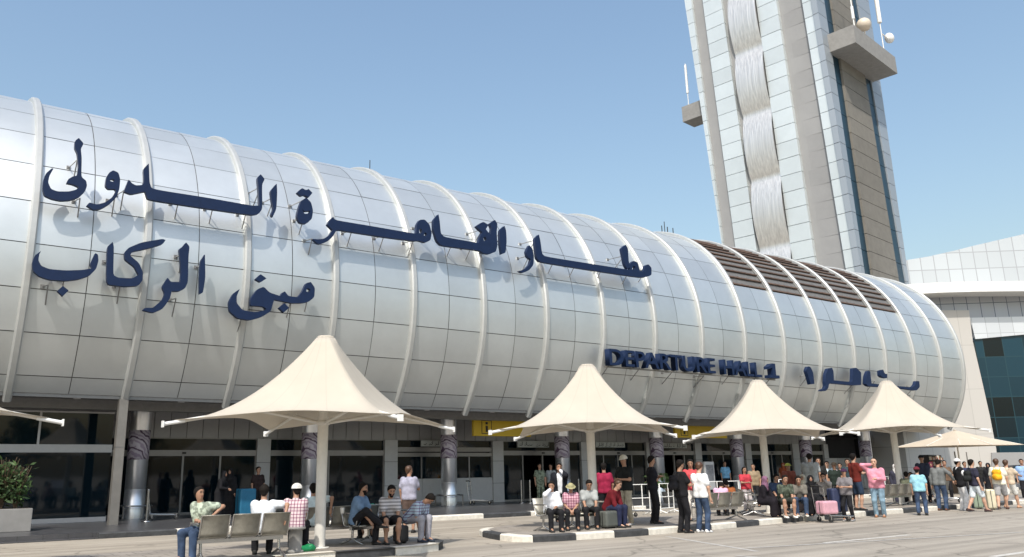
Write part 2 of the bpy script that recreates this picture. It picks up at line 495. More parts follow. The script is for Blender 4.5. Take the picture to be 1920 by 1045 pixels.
# ribs
def rib_mesh():
    mb = MB()
    w, h = 0.12, 0.17
    t0, t1 = TH0 - 0.035, 2.3
    n = 64
    V = []
    for i in range(n + 1):
        t = t0 + (t1 - t0) * i / n
        prof = [(-w, -0.03), (-w, h * 0.72), (-w * 0.6, h), (w * 0.6, h), (w, h * 0.72), (w, -0.03)]
        for a, b in prof: V.append((a, -(TR + b) * math.cos(t), (TR + b) * math.sin(t)))
    Fs = [(i * 6 + j, i * 6 + j + 1, (i + 1) * 6 + j + 1, (i + 1) * 6 + j) for i in range(n) for j in range(5)]
    Fs += [tuple(range(6)), tuple(reversed(range(n * 6, n * 6 + 6)))]
    mb.add(V, Fs, 0, False)
    return mb
rib0 = rib_mesh().build('rib', M['rib'], term)
rib0.location = (TX0 - 4 * TP, TYC, TZC)
for k in list(range(-3, 17)) + [16.86]:
    r = rib0.copy(); COL.objects.link(r); r.location = (TX0 + k * TP, TYC, TZC)

# louvre bays
for k in range(10, 15):
    x0, x1 = TX0 + k * TP + 0.19, TX0 + (k + 1) * TP - 0.19
    mb = MB()
    n = 12
    V = [tub(x, 0.42 + 0.81 * i / n, TR - 0.17) for x in (x0 - .15, x1 + .15) for i in range(n + 1)]
    mb.add(V, [(i, i + 1, i + n + 2, i + n + 1) for i in range(n)], 0, True)
    bk = mb.build('louvre_backing', M['louvre_back'], term, fixn=False)
    mb = MB()
    ns = 12
    for i in range(ns):
        t = 0.432 + 0.80 * i / (ns - 1)
        a = t + 0.5
        c = Vector(tub((x0 + x1) / 2, t, TR - 0.03))
        R = Matrix.Rotation(-a * 0.35, 3, 'X')
        mb.box(c, (x1 - x0 - random.uniform(0, .04), 0.17, 0.07), 0, M=R)
        for q in (0.12, 0.37, 0.63, 0.88):
            mb.box(Vector(tub(x0 + (x1 - x0) * q, t + 0.02, TR - 0.10)), (0.05, 0.10, 0.10), 0, M=R)
    mb.build('louvre_slats', M['louvre'], term)

# soffit
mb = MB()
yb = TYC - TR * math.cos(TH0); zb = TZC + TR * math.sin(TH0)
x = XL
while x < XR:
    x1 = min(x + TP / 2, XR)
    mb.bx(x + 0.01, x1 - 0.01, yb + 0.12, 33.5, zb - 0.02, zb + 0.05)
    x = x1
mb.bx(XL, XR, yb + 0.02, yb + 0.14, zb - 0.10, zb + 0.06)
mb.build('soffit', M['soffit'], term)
for k in range(-2, 14):
    cx = 1.5 + k * 3.333
    MB().lathe([(0.001, 0), (0.11, 0), (0.12, 0.02)], (cx, 29.7, zb - 0.045), 16).build('ceiling_downlight', M['white'], term)
# return edge beams under the soffit
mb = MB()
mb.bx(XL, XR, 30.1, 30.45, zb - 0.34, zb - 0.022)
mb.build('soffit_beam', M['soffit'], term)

# upper wall band of vertical panels above the doors
WY = 33.4
ZD = 3.02
PIL = [(5.9, 6.5), (12.29, 12.86), (18.15, 18.80), (24.06, 24.70), (29.75, 30.35), (34.55, 35.15), (38.55, 39.1), (43.1, 43.65), (47.82, 48.5), (51.22, 51.7)]
XWE = 51.7
mb = MB()
x = -11.0
while x < XWE:
    mb.bx(x + 0.012, min(x + 0.62, XWE) - 0.012, WY - 0.06, WY + 0.1, ZD, zb - 0.03)
    x += 0.62
mb.build('upper_wall', M['band'], term)
mb = MB(); mb.bx(-11, XWE, WY - 0.02, WY + 0.15, ZD - 0.03, zb - 0.03); mb.build('wall_backing', M['seam'], term)
pil0 = None
for a, b in PIL:
    mb = MB()
    for z0, z1 in ((0.15, 1.02), (1.04, 2.05), (2.07, 3.01)):
        mb.bx(a, b, WY - 0.16, WY + 0.12, z0, z1)
    mb.bx(a + 0.02, b - 0.02, WY - 0.14, WY + 0.1, 0.15, 3.0, 1)
    mb.build('pilaster', [M['pilaster'], M['seam']], term)

# doors / glazing between the pilasters
random.seed(3)
kinds = ['slide', 'plain', 'plain', 'counter', 'slide', 'slide', 'plain', 'slide', 'plain', 'plain']
spans = []
for i, (p, q) in enumerate(zip(PIL, PIL[1:])):
    spans.append((p[1], q[0]))
dkind = ['slide', 'plain', 'counter', 'open', 'slide', 'open', 'slide', 'slide', 'plain']
for (a, b), kd in zip(spans, dkind):
    fr = MB()
    # lintel band and frames
    if kd != 'counter':
        fr.bx(a, b, WY - 0.10, WY + 0.02, 2.33, 2.55)
        fr.bx(a, b, WY - 0.05, WY + 0.05, 2.98, 3.015)
    else:
        fr.bx(a, b, WY - 0.10, WY + 0.02, 2.28, 2.45); fr.bx(a, b, WY - 0.08, WY + 0.02, 2.50, 2.70)
    fr.bx(a, b, WY - 0.06, WY + 0.04, 0.15, 0.24)
    nb = 4 if kd != 'plain' else 2
    xs = [a + (b - a) * j / nb for j in range(nb + 1)]
    for x in xs:
        fr.bx(max(a, x - 0.035), min(b, x + 0.035), WY - 0.05, WY + 0.05, 0.24, 2.33)
    f_ob = fr.build('door_frame', M['frame'], term)
    if kd == 'slide' or kd == 'open':
        mb = MB(); mb.box(((a + b) / 2, WY - 0.13, 2.44), (0.14, 0.06, 0.07)); mb.build('motion_sensor', M['black'], f_ob)
    gl = MB()
    if kd == 'counter':
        gl.bx(a, b, WY - 0.01, WY, 1.32, 2.28)
        cw = MB()
        for j in range(4):
            x0, x1 = a + (b - a) * j / 4, a + (b - a) * (j + 1) / 4
            cw.bx(x0 + 0.01, x1 - 0.01, WY - 0.10, WY + 0.02, 0.24, 1.30)
        cw.build('counter_panel', M['pilaster'], term)
    else:
        for j in range(nb):
            if kd == 'open' and j in (1, 2): continue
            gl.bx(xs[j] + 0.035, xs[j + 1] - 0.035, WY - 0.006, WY + 0.006, 0.24, 2.33)
            
    gl.bx(a, b, WY - 0.006, WY + 0.006, 2.55 if kd != 'counter' else 2.70, 2.98)
    gl.build('door_glass', M['glass'], term)

# dark hall behind the doors
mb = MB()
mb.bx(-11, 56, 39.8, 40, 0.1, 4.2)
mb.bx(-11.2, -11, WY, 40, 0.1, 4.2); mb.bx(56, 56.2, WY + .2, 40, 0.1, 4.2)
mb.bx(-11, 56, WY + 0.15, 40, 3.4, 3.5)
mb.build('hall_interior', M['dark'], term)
random.seed(21)
fm = mat('hall_furniture', (0.05, 0.05, 0.048), 0.5, noise=0.5, nscale=1, rnd=0.5)
for i in range(26):
    x = -4 + i * 2.1 + random.uniform(-.5, .5); y = random.uniform(35, 38.5)
    w = random.uniform(.3, 1.2); z1 = random.choice([0.9, 1.1, 2.2, 3.3])
    MB().bx(x, x + w, y, y + 0.5, 0.16, z1).build('hall_counter', fm, term)

# glazed vestibule on the left
VY = 31.0
mb = MB()
mb.bx(-9, 6.30, VY - 0.06, VY + 0.05, 2.40, 2.66); mb.bx(-9, 6.30, VY - 0.05, VY + 0.05, 3.70, 3.80)
mb.bx(-9, 6.30, VY - 0.05, VY + 0.05, 0.15, 0.30)
for x in (-8.6, -4.9, -1.2, 2.6): mb.bx(x - 0.03, x + 0.03, VY - 0.05, VY + 0.05, 0.30, 2.40)
for x in (-8.6, -5.5, -2.4, 0.9, 4.0): mb.bx(x - 0.035, x + 0.035, VY - 0.05, VY + 0.05, 2.66, 3.70)
mb.bx(6.2, 6.30, VY + 0.05, WY, 0.15, 0.3); mb.bx(6.2, 6.30, VY + 0.05, WY, 2.40, 2.66)
mb.build('vestibule_frame', M['pilaster'], term)
mb = MB()
mb.bx(-9, 6.28, VY - 0.005, VY + 0.005, 0.30, 2.40); mb.bx(-9, 6.28, VY - 0.005, VY + 0.005, 2.66, 3.70)
mb.bx(6.24, 6.25, VY, WY, 0.3, 3.7)
mb.build('vestibule_glass', M['glass'], term)
mb = MB(); mb.bx(-9, 6.30, VY - 0.3, VY + 0.1, 3.80, zb - 0.36); mb.build('vestibule_beam', M['seam'], term)
mb = MB(); mb.bx(-2.5, 4.6, VY - 0.42, VY - 0.32, 3.84, 3.92); mb.build('strip_light_housing', M['post'], term)
# square post under the second rib
mb = MB()
mb.bx(5.90, 6.17, 28.50, 28.78, 0.146, zb - 0.1)
mb.bx(5.89, 6.18, 28.49, 28.79, 2.5, 2.51, 1)
mb.build('post', [M['post'], M['seam']], term)

# round columns with a printed wrap
N = NT('printed_wrap'); tcx = N.n('TexCoord'); wv = N.n('TexWave'); wv.inputs['Scale'].default_value = 1.6; wv.inputs['Distortion'].default_value = 9; wv.inputs['Detail'].default_value = 3
wv.bands_direction = 'DIAGONAL'
N.l(tcx.outputs['Object'], wv.inputs['Vector'])
crp = N.n('ValToRGB'); e = crp.color_ramp.elements
e[0].position = 0.06; e[0].color = (0.10, 0.06, 0.11, 1); e[1].position = 0.16; e[1].color = (0.50, 0.45, 0.53, 1)
e2 = e.new(0.75); e2.color = (0.58, 0.54, 0.60, 1); e3 = e.new(0.97); e3.color = (0.34, 0.28, 0.38, 1)
N.l(wv.outputs['Fac'], crp.inputs['Fac']); N.l(crp.outputs['Color'], N.b.inputs['Base Color']); N.b.inputs['Roughness'].default_value = 0.5
M['wrap'] = N.mat
CYY = 32.05
cmb = MB().lathe([(0.36, 0.0), (0.36, 0.98), (0.352, 0.985), (0.352, 1.0), (0.36, 1.005), (0.36, zb - 0.2)], n=28)
c0 = cmb.build('column', M['steelcol'], term, fixn=False)
wm = MB().lathe([(0.36, 2.03), (0.372, 2.03), (0.372, 3.06), (0.36, 3.06)], n=28)
w0 = wm.build('printed_wrap', M['wrap'], c0, fixn=False)
cols = []
for i in range(8):
    c = c0 if i == 0 else copy_tree(c0, term)
    c.location = (7.42 + i * 6.6667, CYY, 0.146)
    cols.append(c)

# right hand end of the ground floor: pale walls
mb = MB()
mb.bx(XWE, 57.4, WY - 0.05, WY + 0.2, 0.15, 2.1, 0); mb.bx(57.4, 64.0, 31.0, 31.3, 0.1, 4.6, 0)
mb.bx(57.2, 57.4, 31.0, WY, 0.1, 4.2, 0)
mb.build('end_wall_panel', grid_mat('pale_end_wall', (0.50, 0.49, 0.47), (0.25, 0.25, 0.25), 1.6, 1.4, 0.03, 0.6, 0.1), term)
mb = MB(); mb.bx(XWE, 57.4, WY + 0.5, WY + 0.7, 2.0, zb, 0); mb.build('recess_back', M['dark'], term)

# hanging signs under the soffit
N = NT('yellow_sign_face'); N.b.inputs['Base Color'].default_value = (0.62, 0.42, 0.01, 1); N.b.inputs['Roughness'].default_value = 0.4
M['yellow'] = N.mat
def yellow_sign(x0, x1, z0, z1, y, label):
    r = empty('information_sign', ((x0 + x1) / 2, y, z0), label=label, cat='sign', group='yellow information signs under the terminal')
    w = (x1 - x0) / 2; h = z1 - z0
    mb = MB(); mb.bx(-w, w, -0.07, 0.07, 0, h); mb.build('sign_box', M['yellow'], r, bevel=0.01)
    for s in (-0.7, 0.7): MB().tube([(w * s, 0, h), (w * s, 0, zb - z0)], 0.02).build('hanger', M['steel'], r)
    mb = MB()                                  # i pictogram in a frame
    x = -w + 0.72
    for a, b, c, d in ((-.28, .28, .10, .13), (-.28, .28, h - .13, h - .10), (-.28, -.25, .13, h - .13), (.25, .28, .13, h - .13)):
        mb.bx(x + a, x + b, -0.078, -0.068, c, d)
    mb.bx(x - .06, x + .06, -0.08, -0.068, .18, .18 + (h - .36) * .62); mb.bx(x - .06, x + .06, -0.08, -0.068, h - .28, h - .18)
    mb.build('pictogram', M['black'], r)
    return r
yellow_sign(21.35, 24.6, 3.12, 3.92, 31.0, 'yellow hanging sign with a black letter i behind the tip of an umbrella')
yellow_sign(34.4, 38.6, 3.18, 3.98, 31.0, 'yellow hanging sign seen between the second and third umbrellas')

def glyph_text(body, size, m, name, parent, loc, rot, extrude=0.01, bold=0.0, sx=1.0, align='LEFT'):
    c = bpy.data.curves.new(name, 'FONT'); c.body = body; c.size = size; c.extrude = extrude; c.offset = bold; c.align_x = align
    t = bpy.data.objects.new(name + '_tmp', c); COL.objects.link(t)
    dg = bpy.context.evaluated_depsgraph_get(); dg.update()
    me = bpy.data.meshes.new_from_object(t.evaluated_get(dg))
    bpy.data.objects.remove(t)
    me.materials.clear(); me.materials.append(m)
    o = bpy.data.objects.new(name, me); COL.objects.link(o)
    if parent: o.parent = parent
    o.location = loc; o.rotation_euler = rot; o.scale = (sx, 1, 1)
    return o

def scrib(x0, x1, z0, z1, y, seed):
    """small dark arabic looking strokes on a signboard"""
    rr = random.Random(seed); mb = MB(); x = x0
    while x < x1:
        w = rr.uniform(.07, .2); zz = z0 + (z1 - z0) * rr.uniform(0.15, .35)
        mb.tube([(x, y, zz), (x + w * .5, y, zz - .02), (x + w, y, zz + rr.uniform(0, .05))], 0.014, 5)
        if rr.random() < .5: mb.tube([(x + w, y, zz), (x + w, y, z0 + (z1 - z0) * .85)], 0.012, 5)
        if rr.random() < .5: mb.box((x + w * .5, y, zz + .07), (.025, .01, .025))
        x += w + rr.choice([0.01, .03, .12])
    return mb
M['board'] = mat('pale_signboard', (0.42, 0.44, 0.42), 0.5, noise=0.05)
for i, (x0, x1, z0, z1, lab) in enumerate([(19.9, 21.9, 2.72, 3.0, 'pale arabic signboard above the counter opening behind the first column gap'), (25.4, 27.4, 2.70, 3.02, 'pale arabic signboard over the open doors behind the man in the suit'), (30.6, 32.7, 2.72, 3.0, 'pale arabic signboard over the doors behind the man in the pale cap'), (35.6, 37.6, 2.7, 2.98, 'pale arabic signboard over the doors below the second yellow sign')]):
    r = empty('signboard', ((x0 + x1) / 2, 33.05, z0), label=lab, cat='sign', group='arabic signboards over the doors')
    w = (x1 - x0) / 2; h = z1 - z0
    mb = MB(); mb.bx(-w, w, -0.04, 0.04, 0, h); mb.bx(-w * .8, -w * .8 + .05, 0.04, 0.25, h * .4, h * .6); mb.bx(w * .8, w * .8 + .05, 0.04, 0.25, h * .4, h * .6)
    mb.build('board', M['board'], r, bevel=0.01)
    scrib(-w + .12, -0.1, 0.02, h, -0.045, 5 + i).build('lettering', M['black'], r)
    scrib(0.15, w - .12, 0.02, h, -0.045, 25 + i).build('lettering', M['black'], r)

# ------------------------------------------------------------------ big arabic lettering
SY = 26.85
def src(pts, ox, oy, s): return [(ox + x / s, oy + y / s) for x, y in pts]
Z1 = (0, 160, 3.2656); Z2 = (0, 460, 3.2656); Z3 = (300, 240, 3.2656); Z5 = (600, 300, 3.2656)
R1_ = (0, 160, 2.2719); R2_ = (540, 300, 2.4875); Z8 = (1450, 640, 5.2267)
def letter(outl, parent, name='letter', depth=0.16, Y=SY, holes=()):
    """outline traced on the sign's own vertical plane, filled and given real depth"""
    c = bpy.data.curves.new(name, 'CURVE'); c.dimensions = '2D'; c.fill_mode = 'BOTH'; c.extrude = depth / 2; c.bevel_depth = 0.0
    for loop in [outl] + list(holes):
        sp = c.splines.new('POLY'); sp.points.add(len(loop) * 3 - 1); sp.use_cyclic_u = True
        P = [atY(u, v, Y) for u, v in loop]
        n = len(P); q = []
        for i in range(n):        # light rounding of the traced corners
            a, b, d = P[i - 1], P[i], P[(i + 1) % n]
            ang = (b - a).angle(d - b) if (b - a).length > 1e-6 and (d - b).length > 1e-6 else 0
            k = 0.22 if ang < 1.2 else 0.05
            p0 = b.lerp(a, k); p1 = b.lerp(d, k)
            q += [p0, (p0 + p1) / 4 + b / 2, p1]
        for i, p in enumerate(q): sp.points[i].co = (p.x, p.z, 0, 1)
    t = bpy.data.objects.new('tmp', c); COL.objects.link(t)
    dg = bpy.context.evaluated_depsgraph_get(); dg.update()
    me = bpy.data.meshes.new_from_object(t.evaluated_get(dg)); bpy.data.objects.remove(t)
    me.transform(Matrix(((1, 0, 0, 0), (0, 0, -1, Y), (0, 1, 0, 0), (0, 0, 0, 1))))
    me.materials.clear(); me.materials.append(M['navy'])
    o = bpy.data.objects.new(name, me); COL.objects.link(o); o.parent = parent
    return o
def struts(parent, pts, Y=SY):
    for u, v in pts:
        mb = MB()
        p = atY(u, v, Y + 0.1)
        dz = 0.5
        a2 = ((p.z - dz) - TZC) / TR
        if abs(a2) < 1:
            q = Vector((p.x + 0.05, TYC - TR * math.sqrt(1 - a2 * a2), p.z - dz)); mb.tube([p, q], 0.02, 6)
        a1 = (p.z - TZC) / TR
        if abs(a1) < 1:
            q = Vector((p.x - 0.1, TYC - TR * math.sqrt(1 - a1 * a1), p.z + 0.02)); mb.tube([p, q], 0.02, 6)
            mb.box(q, (0.12, 0.06, 0.12))
        mb.build('bracket', M['steel'], parent)
G_AR = 'big navy arabic words on the tube'
w1 = empty('arabic_word', label='navy arabic word, highest of all, with a long flat stroke and a tall looped end', cat='sign', group=G_AR)
letter(src([(480,328),(510,362),(492,395),(498,450),(495,565),(525,590),(530,620),(518,655),(480,690),(430,708),(370,712),(315,700),(270,680),(258,640),(262,590),(278,545),(315,513),(325,516),(300,560),(292,600),(310,640),(350,655),(420,655),(460,645),(480,632),(470,622),(440,610),(405,603),(415,580),(445,562),(470,558),(478,500),(470,420),(455,390),(457,345)], *Z1), w1)
letter(src([(690,525),(722,540),(733,580),(728,640),(710,690),(670,730),(620,760),(570,768),(528,740),(545,722),(590,735),(640,722),(685,690),(708,650),(700,640),(660,640),(642,620),(648,570),(665,540)], *Z1), w1, holes=[src([(668,590),(682,578),(700,585),(688,596)], *Z1)])
letter([(240.4,338.2),(231.2,360.6),(245,365.8),(263.3,362.1),(271,360.6),(275.6,374.4),(294,378.5),(380,391.5),(471.5,404.7),(483.7,402.3),(490.5,393),(489.9,347.2),(495,337.4),(487.4,328.2),(481.3,335),(483.7,362.5),(484.6,387),(471.5,387),(391.9,372.8),(300,358.5),(283.2,354.5),(279.3,343.7),(278,307.9),(268,317.7),(268.9,340.7),(266.4,348.3),(254.2,349.2),(246.5,345.3)], w1)
letter(src([(710,345),(713,400),(708,500),(685,550),(675,535),(690,500),(680,450),(672,390)], *Z3), w1)
struts(w1, [(145,300),(150,372),(215,370),(232,358),(335,375),(400,385),(462,396),(489,350),(514,370)])
w2 = empty('arabic_word', label='navy arabic word starting with two small diamonds above a drop shape', cat='sign', group=G_AR)
letter(src([(865,372),(888,385),(905,378),(928,402),(905,430),(880,415),(860,422),(835,400),(850,385)], *Z3), w2)
letter(src([(890,430),(920,460),(932,510),(925,560),(890,592),(850,585),(832,545),(845,490),(860,450)], *Z3), w2, holes=[src([(862,500),(880,515),(915,512),(905,528),(880,530)], *Z3)])
letter(src([(75,352),(88,372),(300,407),(583,456),(586,400),(605,370),(635,368),(665,400),(678,450),(670,495),(640,510),(600,497),(575,500),(400,478),(200,447),(97,430),(75,470),(45,500),(0,518),(-20,516),(-49,487),(-20,490),(20,485),(52,465),(72,432),(40,400),(50,378)], *Z5), w2, holes=[src([(600,428),(615,425),(620,448),(603,452)], *Z5), src([(635,445),(648,455),(644,472),(630,466)], *Z5)])
letter(src([(697,256),(703,290),(708,345),(725,362),(885,390),(888,365),(902,340),(885,325),(872,312),(905,290),(930,305),(918,325),(925,335),(940,350),(945,320),(935,300),(960,282),(972,300),(968,340),(972,400),(965,430),(935,442),(905,437),(890,425),(710,402),(690,380),(675,330),(673,285)], *R2_), w2, holes=[src([(905,365),(915,360),(922,375),(910,382)], *R2_)])
letter(src([(1005,310),(1012,330),(1015,380),(1010,435),(992,442),(985,400),(983,330)], *R2_), w2)
struts(w2, [(568,376),(570,408),(585,448),(660,432),(720,442),(775,451),(800,420),(822,412),(850,452),(885,460),(905,430),(941,440)])
w3 = empty('arabic_word', label='navy arabic word beside the plain ribs before the brown louvres', cat='sign', group=G_AR)
letter(src([(1120,400),(1135,415),(1142,450),(1140,490),(1122,515),(1090,530),(1072,520),(1100,512),(1122,490),(1128,465),(1112,455),(1105,430)], *R2_), w3)
letter(src([(1165,350),(1172,380),(1180,440),(1195,453),(1590,515),(1590,490),(1605,472),(1625,480),(1632,505),(1636,518),(1655,520),(1660,495),(1675,488),(1690,505),(1690,540),(1650,552),(1400,515),(1170,478),(1155,460),(1150,420),(1145,370)], *R2_), w3, holes=[src([(1598,512),(1606,495),(1615,500),(1612,514)], *R2_)])
letter(src([(1570,398),(1580,415),(1583,470),(1590,500),(1578,512),(1565,490),(1555,440),(1550,415)], *R2_), w3)
struts(w3, [(992,480),(1005,450),(1040,487),(1080,494),(1130,502),(1170,480),(1180,508),(1212,505)])
w4 = empty('arabic_word', label='navy arabic word of the lower line with a wide bowl and a diamond beneath it', cat='sign', group=G_AR)
letter(src([(250,38),(238,60),(232,95),(250,130),(300,150),(400,158),(500,155),(560,145),(550,120),(560,95),(580,52),(597,60),(600,100),(585,150),(545,190),(480,212),(400,222),(300,215),(240,195),(200,160),(195,110),(212,65)], *Z2), w4)
letter(src([(382,252),(418,280),(382,315),(348,283)], *Z2), w4)
letter(src([(478,670),(483,690),(480,810),(500,822),(560,825),(588,810),(570,775),(530,745),(528,715),(545,695),(600,672),(690,657),(703,662),(690,680),(620,700),(560,712),(552,728),(590,760),(607,800),(605,835),(585,857),(530,860),(460,852),(452,835),(455,690)], *R1_), w4)
letter(src([(790,672),(805,690),(800,730),(798,840),(785,868),(760,880),(728,880),(722,910),(690,955),(650,972),(605,960),(615,950),(650,950),(690,915),(700,890),(688,860),(712,822),(725,840),(765,840),(770,800),(765,740),(760,700),(775,690)], *R1_), w4)
letter(src([(870,722),(872,820),(862,885),(848,892),(848,800),(852,750)], *R1_), w4)
struts(w4, [(120,520),(90,535),(225,535),(205,490),(340,480),(378,500),(330,560)])
w5 = empty('arabic_word', label='small navy arabic word directly above the largest umbrella, dots above and below', cat='sign', group=G_AR)
letter(src([(1107,807),(1132,825),(1107,842),(1085,828)], *R1_), w5)
letter(src([(1018,870),(1005,900),(1005,930),(1030,960),(1080,968),(1120,962),(1130,955),(1120,945),(1065,940),(1065,910),(1095,870),(1120,860),(1145,885),(1190,900),(1200,885),(1210,880),(1225,900),(1265,905),(1285,880),(1300,845),(1320,840),(1338,865),(1335,905),(1310,925),(1280,930),(1240,930),(1215,925),(1165,915),(1160,930),(1150,965),(1110,990),(1060,1003),(1010,995),(975,965),(972,925),(990,890)], *R1_), w5, holes=[src([(1305,865),(1318,872),(1312,885),(1300,880)], *R1_)])
letter(src([(1208,930),(1228,950),(1205,970),(1185,950)], *R1_), w5)
struts(w5, [(455,590),(500,560),(545,565),(578,555)])
w6 = empty('arabic_word', label='low navy arabic hall name with a slanted numeral between two umbrella peaks', cat='sign', group=G_AR)
YE = 27.0
L6 = dict(depth=0.2, Y=YE)
letter(src([(325,248),(350,255),(375,310),(387,420),(350,425),(330,350),(308,290)], *Z8), w6, **L6)
letter(src([(520,270),(560,262),(575,300),(578,385),(740,400),(763,395),(765,265),(800,262),(845,310),(845,430),(780,435),(560,415),(530,420),(524,460),(500,490),(450,490),(460,475),(490,465),(500,440),(495,400),(500,330)], *Z8), w6, **L6)
letter(src([(915,290),(935,300),(940,360),(948,415),(1030,425),(1100,432),(1200,440),(1345,455),(1375,430),(1385,390),(1415,395),(1420,450),(1390,485),(1340,480),(1190,458),(1090,452),(920,445),(890,420),(895,340)], *Z8), w6, **L6)
letter(src([(1030,290),(1060,280),(1078,320),(1102,325),(1100,365),(1060,358),(1035,340)], *Z8), w6, **L6)
struts(w6, [(1515,705),(1550,700),(1600,720),(1640,715),(1715,725)], YE)

# english sign
en = empty('english_sign', label='navy capital letters reading DEPARTURE HALL 1 low on the tube', cat='sign')
for word, u0, u1, sz in (('DEPARTURE', 1137, 1336, 1.0), ('HALL', 1351, 1422, 1.0)):
    p0 = atY(u0, 690, YE); p1 = atY(u1, 700, YE)
    o = glyph_text(word, 1.02, M['navy'], 'letter', en, (p0.x, YE, 6.11), (math.pi / 2, 0, 0), extrude=0.15, bold=0.012)
    wdt = max(v.co.x for v in o.data.vertices) - min(v.co.x for v in o.data.vertices)
    if word == 'DEPARTURE': ksc = (p1.x - p0.x) / wdt
    o.scale = ((p1.x - p0.x) / wdt, 1.02, 1)
    o.name = 'lettering'
mb = MB(); x1_ = atY(1447, 700, YE).x
mb.bx(x1_ - .13, x1_ + .13, YE - .17, YE + .17, 6.13, 6.86); mb.bx(x1_ - .40, x1_ + .40, YE - .172, YE + .168, 6.10, 6.25); mb.prism([(x1_ - .42, YE - .168, 6.55), (x1_ - .42, YE - .168, 6.68), (x1_ - .1, YE - .168, 6.86), (x1_ - .1, YE - .168, 6.66)], (0, .335, 0))
mb.build('numeral', M['navy'], en)
struts(en, [(1145, 680), (1200, 690), (1260, 698), (1320, 705), (1370, 700), (1420, 705), (1446, 708)], YE)
mb = MB(); a = atY(1137, 690, YE); b = atY(1457, 712, YE); mb.bx(a.x, b.x, YE + .1, YE + .16, 6.02, 6.08); mb.build('support_rail', M['post'], en)
# ------------------------------------------------------------------ control tower
fn = Vector((0.99, 0.13, 0)).normalized()       # direction of the right hand face (receding); also normal of the wide face
Cn = atY(1609, 457, 44.0)
tow = empty('control_tower', (0, 0, 0), label='tall grey control tower with a wavy steel strip rising behind the tube', cat='tower')
def F1(u, v): return atP(u, v, Cn, fn)
n2 = (F1(1529, 0) - F1(1605, 457)).cross(fn).normalized()
def F2(u, v): return atP(u, v, Cn, n2)
def edge(Ff, a, b):
    """3D line through image points a=(u,457) and b=(u,0) on a face, as a function of height"""
    p, q = Ff(a, 457), Ff(b, 0)
    return lambda z: p + (q - p) * ((z - p.z) / (q.z - p.z))
TZ0, TZ1 = 0.0, 76.0
M['twpanel'] = mat('white_metal_panel', (0.60, 0.65, 0.66), 0.45, 0.35, rnd=0.06, noise=0.04, nscale=0.6)
M['twtrim'] = mat('blue_grey_trim', (0.34, 0.38, 0.42), 0.5, 0.4, rnd=0.04)
M['twgrey'] = mat('grey_recess_panel', (0.29, 0.29, 0.29), 0.65, 0.1, rnd=0.06, noise=0.05, nscale=0.6)
M['twstone'] = mat('tower_stone', (0.17, 0.16, 0.14), 0.8, rnd=0.08, noise=0.12, nscale=1.2)
f1 = [(1355, 1285), (1357, 1298), (1380, 1319), (1419, 1354), (1424, 1366), (1483.5, 1419), (1525, 1457), (1580, 1505), (1605, 1529)]
E1 = [edge(F1, a, b) for a, b in f1]
f2 = [(1606, 1530), (1613, 1545), (1625.5, 1557), (1672, 1596), (1686, 1607), (1694, 1628)]
E2 = [edge(F2, a, b) for a, b in f2]
def strip(mb, ea, eb, off, nrm, dz, mi=0, jit=0.0):
    z = TZ0
    while z < TZ1:
        z1 = min(z + dz, TZ1); g = 0.03
        a0, a1, b0, b1 = ea(z + g), ea(z1 - g), eb(z + g), eb(z1 - g)
        o = nrm * (off + random.uniform(-jit, jit))
        bk = nrm * (-0.6)
        V = [a0 + o, b0 + o, b1 + o, a1 + o, a0 + bk, b0 + bk, b1 + bk, a1 + bk]
        mb.add(V, [(0, 1, 2, 3), (0, 4, 5, 1), (1, 5, 6, 2), (2, 6, 7, 3), (3, 7, 4, 0)], mi)
        z = z1
out1 = -fn; out2 = n2 if n2.y < 0 else -n2
for i, j, off in ((0, 1, .25), (2, 3, .25), (5, 6, .25), (7, 8, .25)):
    mb = MB(); strip(mb, E1[i], E1[j], off, out1, 1.9, jit=0.01); mb.build('white_panel_strip', M['twpanel'], tow)
for i, j, off in ((1, 2, -.3), (3, 4, -.2), (6, 7, -.25)):
    mb = MB(); strip(mb, E1[i], E1[j], off, out1, 1.9 if i == 6 else 3.8, jit=0.005); mb.build('grey_recess', M['twgrey'], tow)
# wavy steel strip
N = NT('wavy_brushed_steel'); N.b.inputs['Metallic'].default_value = 0.85; N.b.inputs['Roughness'].default_value = 0.48
tcx = N.n('TexCoord'); mp = N.n('Mapping'); mp.inputs['Scale'].default_value = (6, 6, 0.05); nz = N.n('TexNoise'); nz.inputs['Scale'].default_value = 1.0; nz.inputs['Detail'].default_value = 5
N.l(tcx.outputs['Object'], mp.inputs[0]); N.l(mp.outputs[0], nz.inputs['Vector'])
cr = N.n('ValToRGB'); cr.color_ramp.elements[0].position = .3; cr.color_ramp.elements[1].position = .7
cr.color_ramp.elements[0].color = (0.58, 0.565, 0.54, 1); cr.color_ramp.elements[1].color = (0.78, 0.76, 0.72, 1)
N.l(nz.outputs['Fac'], cr.inputs['Fac']); N.l(cr.outputs['Color'], N.b.inputs['Base Color'])
bp = N.n('Bump'); bp.inputs['Strength'].default_value = 0.3; bp.inputs['Distance'].default_value = 0.1
N.l(nz.outputs['Fac'], bp.inputs['Height']); N.l(bp.outputs[0], N.b.inputs['Normal'])
mb = MB()
zz = [F1(1419 + (1483 - 1419) * 0 , y).z for y in (470, 350, 222, 90)]
per = (zz[3] - zz[0]) / 3
nz_ = 200; V = []
for i in range(nz_ + 1):
    z = TZ0 + (TZ1 - TZ0) * i / nz_
    w = abs(math.sin(math.pi * (z - zz[0]) / per)) ** 0.8 * 0.72
    for j in range(5):
        p = E1[4](z).lerp(E1[5](z), j / 4) + out1 * w
        V.append(p)
mb.add(V, [(i * 5 + j, i * 5 + j + 1, i * 5 + j + 6, i * 5 + j + 5) for i in range(nz_) for j in range(4)], 0, True)
mb.build('wavy_steel_strip', N.mat, tow)
